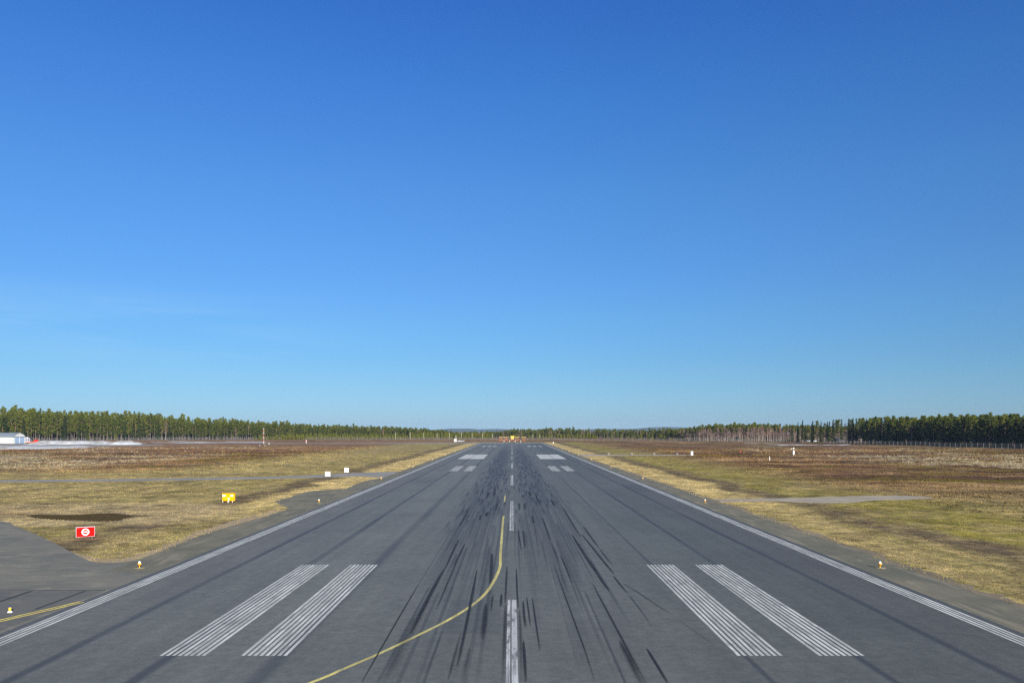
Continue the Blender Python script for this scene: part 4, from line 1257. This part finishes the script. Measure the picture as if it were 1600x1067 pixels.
def mast():
    x, y = g(412, 693.4); t = thing('lattice_mast', 'tall red and white banded lattice mast on the left heath', 'mast', (x, y, 0))
    bands = [(0, 1.95, MASTW), (1.95, 3.2, REDP), (3.2, 5.1, MASTW), (5.1, 6.65, REDP), (6.65, 8.65, MASTW), (8.65, 9.7, REDP), (9.7, 11.1, MASTW)]
    q = 0.17
    for z0, z1, m in bands:
        bm = NB()
        cs = [(-q, -q), (q, -q), (q, q), (-q, q)]
        for cx, cy in cs: tube(bm, (cx, cy, z0), (cx, cy, z1), .045, n=6)
        n = max(2, int((z1 - z0) / .5))
        for k in range(n):
            a = z0 + (z1 - z0) * k / n; b = z0 + (z1 - z0) * (k + 1) / n
            for (p, r_) in zip(cs, cs[1:] + cs[:1]): tube(bm, (*p, a), (*r_, b), .028, n=4)
        obj('mast_section', bm, m, t)
    for z in (4.0, 7.6, 10.9):
        bm = NB(); box(bm, -.45, .45, -.7, -.46, z - .16, z + .16, .03); tube(bm, (0, -.46, z), (0, -.2, z), .05, n=6); obj('antenna', bm, GALV, t)
    bm = NB(); box(bm, -.8, .8, -.8, .8, -.05, .02); obj('base', bm, CONC, t)


mast()
cabinet('small white instrument box low beside the banded mast', 420.5, 693.6, 0.8, 0.7, mat=MASTW)
marker_post('short pale post just left of the banded mast base', 406, 696, 0.8, .12, MASTW, None)
marker_post('short pale post just in front of the banded mast base', 414, 696.5, 0.6, .14, MASTW, None)
t = thing('marker_post', 'white post with pink red top standing alone on the left heath', 'marker post', (*g(478.5, 692.2), 0))
bm = NB(); lathe(bm, [(.25, -.1), (.25, 1.3), (0, 1.3)], 16); obj('post', bm, MASTW, t, True)
bm = NB(); lathe(bm, [(.252, 1.301), (.252, 2.5), (0, 2.55)], 16); obj('top_section', bm, simple('faded_red', (.7, .35, .3), .5), t, True)
cabinet('white equipment shelter with a thin mast left of the far runway end', 711.5, 690.2, 2.0, 2.4, mat=PALE, name='equipment_shelter', cat='shelter')
sh = bpy.data.objects['equipment_shelter']
bm = NB(); tube(bm, (.5, .3, 2.75), (.5, .3, 5.2), .12, n=6); obj('mast', bm, WHITEP, sh)
x, y = g(719.5, 690.0)
snow_field('snow_bank', x - 3.6, x + 3.6, y - 3, y + 3, .4, 0.85, 0.12, 122, 4, 3, None, 'tiny mound of leftover snow beside the white shelter', 'snow bank')

# ------------------------------------------------------------------ localiser antennas beyond the runway end
ORN = simple('orange_antenna', (0.42, 0.14, 0.05), .6)
YEA = simple('yellow_antenna', (0.45, 0.34, 0.09), .6)


def localiser(label, px, w, first_):
    y = 735.0; x = X_at(px, y); t = thing('localizer_antenna', label, 'antenna', (x, y, hz(x, y)), 0, 'row of orange antenna frames')
    for s in (-1, 1):
        bm = NB()
        for yy in (-.4, .4): tube(bm, (s * w / 2, yy, -.1), (s * w / 2, yy, 3.4), .09, n=6)
        for k in range(4): tube(bm, (s * w / 2, -.4, .2 + k * .8), (s * w / 2, .4, .9 + k * .8), .06, n=4)
        obj('leg', bm, ORN, t)
    bm = NB()
    for z in (.35, 1.5): tube(bm, (-w / 2, 0, z), (w / 2, 0, z), .1, n=6)
    tube(bm, (-w / 2, 0, .35), (w / 2, 0, 1.5), .08, n=6); tube(bm, (w / 2, 0, .35), (-w / 2, 0, 1.5), .08, n=6); obj('brace', bm, ORN, t)
    bm = NB()
    for s in (-1, 1): tube(bm, (s * (w / 2 + .5), 0, 4.0), (0, 0, 2.7), .13, n=6)
    tube(bm, (-w / 2 - .5, 0, 3.55), (w / 2 + .5, 0, 3.55), .11, n=6); tube(bm, (-w / 2 - .5, -1.2, 3.55), (-w / 2 - .5, 1.2, 3.55), .09, n=6); tube(bm, (w / 2 + .5, -1.2, 3.55), (w / 2 + .5, 1.2, 3.55), .09, n=6)
    obj('antenna_element', bm, YEA, t)


for k, (px, w) in enumerate(((783, 3.0), (791.2, 3.0), (808.2, 3.0), (818.6, 3.0))):
    localiser(('leftmost orange antenna frame beyond the runway end', 'orange antenna frame just left of the yellow centre antenna', 'orange antenna frame just right of the yellow centre antenna', 'rightmost orange antenna frame beyond the runway end')[k], px, w, k == 0)
y = 733.0; t = thing('antenna_block', 'tall yellow antenna block with orange legs centred beyond the runway end', 'antenna', (X_at(800.6, y), y, hz(0, y)), 0)
for s in (-1, 1):
    bm = NB(); tube(bm, (s * 1.0, 0, -.1), (s * .7, 0, 2.2), .22, n=8); obj('leg', bm, ORN, t)
bm = NB(); box(bm, -1.25, 1.25, -.5, .5, 1.6, 3.7, .08); obj('body', bm, YEA, t)
bm = NB(); box(bm, -1.7, 1.7, -.6, .6, 3.701, 4.6, .08); obj('head', bm, simple('bright_yellow', (.55, .43, .04), .5), t)
bm = NB(); box(bm, -1.8, 1.8, -.15, .15, 2.3, 2.6); box(bm, -1.8, 1.8, -.15, .15, 3.1, 3.35); obj('side_arm', bm, YEA, t)
for px, lab in ((796.3, 'white runway end light left of the yellow antenna'), (804.8, 'white runway end light right of the yellow antenna'), (787.5, 'white runway end light before the left orange antennas'), (813.5, 'white runway end light before the right orange antennas')):
    x = X_at(px, 660); tt = thing('runway_end_light', lab, 'runway light', (x, 660, hz(x, 660)), 0, 'runway end lights')
    bm = NB(); tube(bm, (0, 0, -.1), (0, 0, .9), .1, n=8); obj('post', bm, WHITEP, tt)
    bm = NB(); box(bm, -.25, .25, -.2, .2, .9, 1.25, .03); obj('lamp', bm, WHITEP, tt)

# poles along the far road
WOOD = simple('grey_green_wood', (0.33, 0.33, 0.24), .85)
fp = None
PP = [(618, 676, 905), (641, 676, 912), (662, 676, 920), (683, 676.5, 928), (702, 676, 936), (721, 676.5, 944), (737.7, 677, 952), (754, 677, 960), (769.5, 677.5, 968), (832.7, 679, 985), (843.5, 679, 990)]
for k, (px, top, y) in enumerate(PP):
    x = X_at(px, y - 60); yy = y - 60; h = 9.1 + (HY - top) * yy / F
    if px < 700: lab = f'pale pole before the young pines, {ORD[k]} from the left of its row'
    elif px < 800: lab = f'pale pole left of the orange antennas, {ORD[k]} from the left of its row'
    else: lab = ('pale pole just right of the orange antennas', 'last pale pole right of the orange antennas')[k - 9]
    if fp is None:
        fp = thing('utility_pole', lab, 'pole', (x, yy, hz(x, yy)), 0, 'row of poles beyond the fence')
        bm = NB(); tube(bm, (0, 0, -.2), (0, 0, 6.9), .24, .19, n=10); obj('pole', bm, WOOD, fp, True)
        bm = NB(); box(bm, -.55, .55, -.1, .1, 6.905, 7.05); obj('crossarm', bm, WOOD, fp)
        fp.scale = (1, 1, h / 7.0)
    else: dup(fp, (x, yy, hz(x, yy)), 0, lab, (1, 1, h / 7.0))

# ------------------------------------------------------------------ hangar
def hangar():
    x0, y0 = g(20.5, 692.9); a = math.atan2(-3, 10)
    t = thing('hangar', 'white corrugated hangar with blue-grey doors at the left edge by the snow', 'hangar', (x0, y0, 0), a)
    # local: +X towards the gable's normal, side wall runs along -X, gable runs along +Y
    wall = Mat('corrugated_white'); X, Y, Z = wall.xyz(wall.objco()); st = (X * 1.2).fract()
    wall.base(wall.mix(st.sm(.86, .95), (.5, .51, .5), (.36, .365, .36))); wall.set(Roughness=.5)
    roofm = simple('grey_blue_roof', (.15, .18, .22), .6, .0); doorm = simple('blue_grey_door', (.20, .29, .42), .5)
    L, Wd, e, k, r = 26.0, 10.4, 4.9, 6.6, 7.7
    gab = [(0, 0), (Wd, 0), (Wd, e), (Wd * .78, k), (Wd * .5, r), (Wd * .22, k), (0, e)]
    bm = NB()
    A = [bm.verts.new((0, p, z)) for p, z in gab]; B = [bm.verts.new((-L, p, z)) for p, z in gab]
    bm.faces.new(A); bm.faces.new(B[::-1])
    for i in (6, 1): bm.faces.new((A[i], B[i], B[(i + 1) % 7], A[(i + 1) % 7]))
    obj('wall', bm, wall.m, t)
    bm = NB(); o = .12
    prof = [(-.3, e - .15), (Wd * .22, k + o), (Wd * .5, r + o), (Wd * .78, k + o), (Wd + .3, e - .15)]
    inn = [(-.3, e - .27), (Wd * .22, k + .005), (Wd * .5, r + .005), (Wd * .78, k + .005), (Wd + .3, e - .27)]
    for q in range(4):
        v = [bm.verts.new((xx, p, z)) for xx in (.35, -L - .3) for p, z in (prof[q], prof[q + 1], inn[q + 1], inn[q])]
        for f in ((0, 1, 2, 3), (7, 6, 5, 4), (0, 4, 5, 1), (2, 6, 7, 3), (1, 5, 6, 2), (3, 7, 4, 0)): bm.faces.new([v[i] for i in f])
    obj('roof', bm, roofm, t)
    for s in (0, 1):
        bm = NB(); y1 = 1.35 + s * 3.95; box(bm, .02, .12, y1, y1 + 3.75, .1, 4.7, .01); d = obj('door', bm, doorm, t)
        for z in (1.5, 3.0):
            bm = NB(); box(bm, .121, .15, y1 + .1, y1 + 3.65, z, z + .1); obj('rail', bm, ALU, d)
    bm = NB(); box(bm, .125, .2, 5.1, 5.3, .05, 4.75); obj('door_post', bm, WHITEP, t)
    bm = NB(); box(bm, .02, .3, .2, Wd - .2, 4.72, 4.95); obj('door_track', bm, BLACK, t)


hangar()


def shed(label, px, py, w, d, h, rz, wallm, roofm, group=None, name='shed', cat='shed'):
    x, y = g(px, py); t = thing(name, label, cat, (x, y, hz(x, y)), rz, group)
    bm = NB(); v = []
    for yy in (-d / 2, d / 2): v.append([bm.verts.new(p) for p in ((-w / 2, yy, -.2), (w / 2, yy, -.2), (w / 2, yy, h * .72), (0, yy, h * .97), (-w / 2, yy, h * .72))])
    bm.faces.new(v[0]); bm.faces.new(v[1][::-1])
    for i in (0, 1, 4): bm.faces.new((v[0][i], v[1][i], v[1][(i + 1) % 5], v[0][(i + 1) % 5]))
    obj('wall', bm, wallm, t)
    bm = NB()
    for s in (-1, 1):
        P = [(0, h), (s * (w / 2 + .3), h * .70)]
        q = [bm.verts.new((p[0], yy, p[1] + dz)) for yy in (-d / 2 - .3, d / 2 + .3) for p in P for dz in (0, .12)]
        for f in ((0, 1, 3, 2), (4, 6, 7, 5), (0, 4, 5, 1), (2, 3, 7, 6), (1, 5, 7, 3), (0, 2, 6, 4)): bm.faces.new([q[i] for i in f])
    obj('roof', bm, roofm, t)
    for s in (-.24, .24):
        bm = NB(); box(bm, s * w - .45, s * w + .45, -d / 2 - .06, -d / 2 - .003, h * .3, h * .58); obj('window', bm, BLUEG, t)
    return t


WALLW = simple('whitewashed_wall', (.6, .6, .58), .7); WALLD = simple('dark_timber', (.05, .045, .045), .8); ROOFW = simple('pale_roof', (.62, .63, .65), .6); ROOFD = simple('dark_roof', (.06, .06, .065), .7)
shed('small white cabin with pale roof among the bare birches on the right', 1152.5, 688.4, 4.6, 4, 3.4, .3, simple('weathered_wall', (.2, .19, .18), .8), ROOFW, name='cabin', cat='cabin')
shed('low dark timber shed behind the fence under the right spruces', 1311, 690.3, 9, 5, 3.0, .5, WALLD, ROOFD)
shed('small pale shed with two windows before the left forest trunks', 105, 688.0, 5.0, 4, 3.0, .2, simple('pale_grey_wall', (.28, .29, .3), .8), ROOFD)
shed('grey shed half hidden behind the right end of the hangar', 44, 690.6, 4.0, 4, 4.6, .2, simple('grey_wall', (.3, .31, .33), .7), ROOFD)


def car(label, px, py, rz, m):
    x, y = g(px, py); t = thing('parked_car', label, 'car', (x, y, hz(x, y)), rz, 'cars parked by the right spruces')
    def ex(prof, wd, mat, nm, par):
        bm = NB(); A = [bm.verts.new((p, -wd / 2, z)) for p, z in prof]; B = [bm.verts.new((p, wd / 2, z)) for p, z in prof]
        bm.faces.new(A); bm.faces.new(B[::-1])
        for i in range(len(A)): bm.faces.new((A[i], B[i], B[(i + 1) % len(A)], A[(i + 1) % len(A)]))
        bmesh.ops.bevel(bm, geom=bm.edges[:], offset=.05, segments=2, affect='EDGES'); return obj(nm, bm, mat, par)
    ex([(-2.2, .3), (2.2, .3), (2.25, .75), (1.2, .92), (.55, 1.45), (-1.2, 1.48), (-2.1, .95)], 1.75, m, 'body', t)
    ex([(1.02, .96), (.52, 1.38), (-1.12, 1.4), (-1.75, .98)], 1.77, BLUEG, 'window', t)
    for xx in (-1.35, 1.35):
        for s in (-1, 1):
            bm = NB(); tube(bm, (xx, s * .7, .32), (xx, s * .9, .32), .32, n=18); obj('wheel', bm, BLACK, t)


car('pale silver car parked under the first spruce clump on the right', 1264.5, 690.6, .2, simple('silver_car_paint', (.5, .52, .53), .3, .3))
car('white car parked between spruce trunks right of the silver car', 1272.5, 690.6, -.1, simple('white_car_paint', (.75, .76, .78), .3))


def caravan():
    x, y = g(1374, 691.5); t = thing('caravan', 'small white caravan behind the fence under the right pines', 'caravan', (x, y, hz(x, y)), .3)
    prof = [(-2.2, .5), (2.1, .5), (2.35, 1.2), (2.0, 2.3), (-1.9, 2.5), (-2.35, 1.6)]
    bm = NB(); A = [bm.verts.new((p, -1, z)) for p, z in prof]; B = [bm.verts.new((p, 1, z)) for p, z in prof]
    bm.faces.new(A); bm.faces.new(B[::-1])
    for i in range(6): bm.faces.new((A[i], B[i], B[(i + 1) % 6], A[(i + 1) % 6]))
    bmesh.ops.bevel(bm, geom=bm.edges[:], offset=.1, segments=2, affect='EDGES'); obj('body', bm, WHITEP, t)
    for a in (-1.3, .4):
        bm = NB(); box(bm, a, a + .9, -1.02, -1.003, 1.3, 1.9); obj('window', bm, BLUEG, t)
    for s in (-1, 1):
        bm = NB(); tube(bm, (0, s * .8, .32), (0, s * .98, .32), .32, n=16); obj('wheel', bm, BLACK, t)
    bm = NB(); tube(bm, (2.2, 0, .55), (3.4, 0, .5), .05, n=6); obj('drawbar', bm, STEEL, t)


caravan()


def plough():
    x, y = g(57, 691.3); t = thing('snow_plough', 'bright red rounded plough lying by the snow right of the hangar', 'plough', (x, y, 0))
    bm = NB(); n = 10
    P = [(-.9 * math.cos(a), 1.1 + 1.05 * math.sin(a)) for a in (math.radians(-85 + 170 * i / n) for i in range(n + 1))]
    A = [[bm.verts.new((xx, yy + dy, z)) for yy, z in P] for xx, dy in ((-1.5, 0), (1.5, 0), (1.5, .25), (-1.5, .25))]
    for q in range(4):
        for i in range(n): bm.faces.new((A[q][i], A[q][i + 1], A[(q + 1) % 4][i + 1], A[(q + 1) % 4][i]))
    obj('blade', bm, simple('bright_red_paint', (.75, .02, .015), .4), t)
    bm = NB(); tube(bm, (-1.2, .6, .5), (-1.2, 2.4, .5), .12, n=6); tube(bm, (1.2, .6, .5), (1.2, 2.4, .5), .12, n=6); tube(bm, (-1.2, 2.4, .5), (1.2, 2.4, .5), .12, n=6); obj('frame', bm, STEEL, t)
    x, y = g(48, 691.8); t = thing('orange_beam', 'long low orange beam lying between the hangar and the red plough', 'beam', (x, y, 0), .1)
    bm = NB(); box(bm, -3.4, 3.4, -.3, .3, .25, .7, .05); obj('beam', bm, simple('faded_orange', (.6, .17, .08), .5), t)
    for a in (-2.8, 2.8):
        bm = NB(); box(bm, a - .15, a + .15, -.45, .45, 0, .25); obj('support', bm, WOOD, t)


plough()
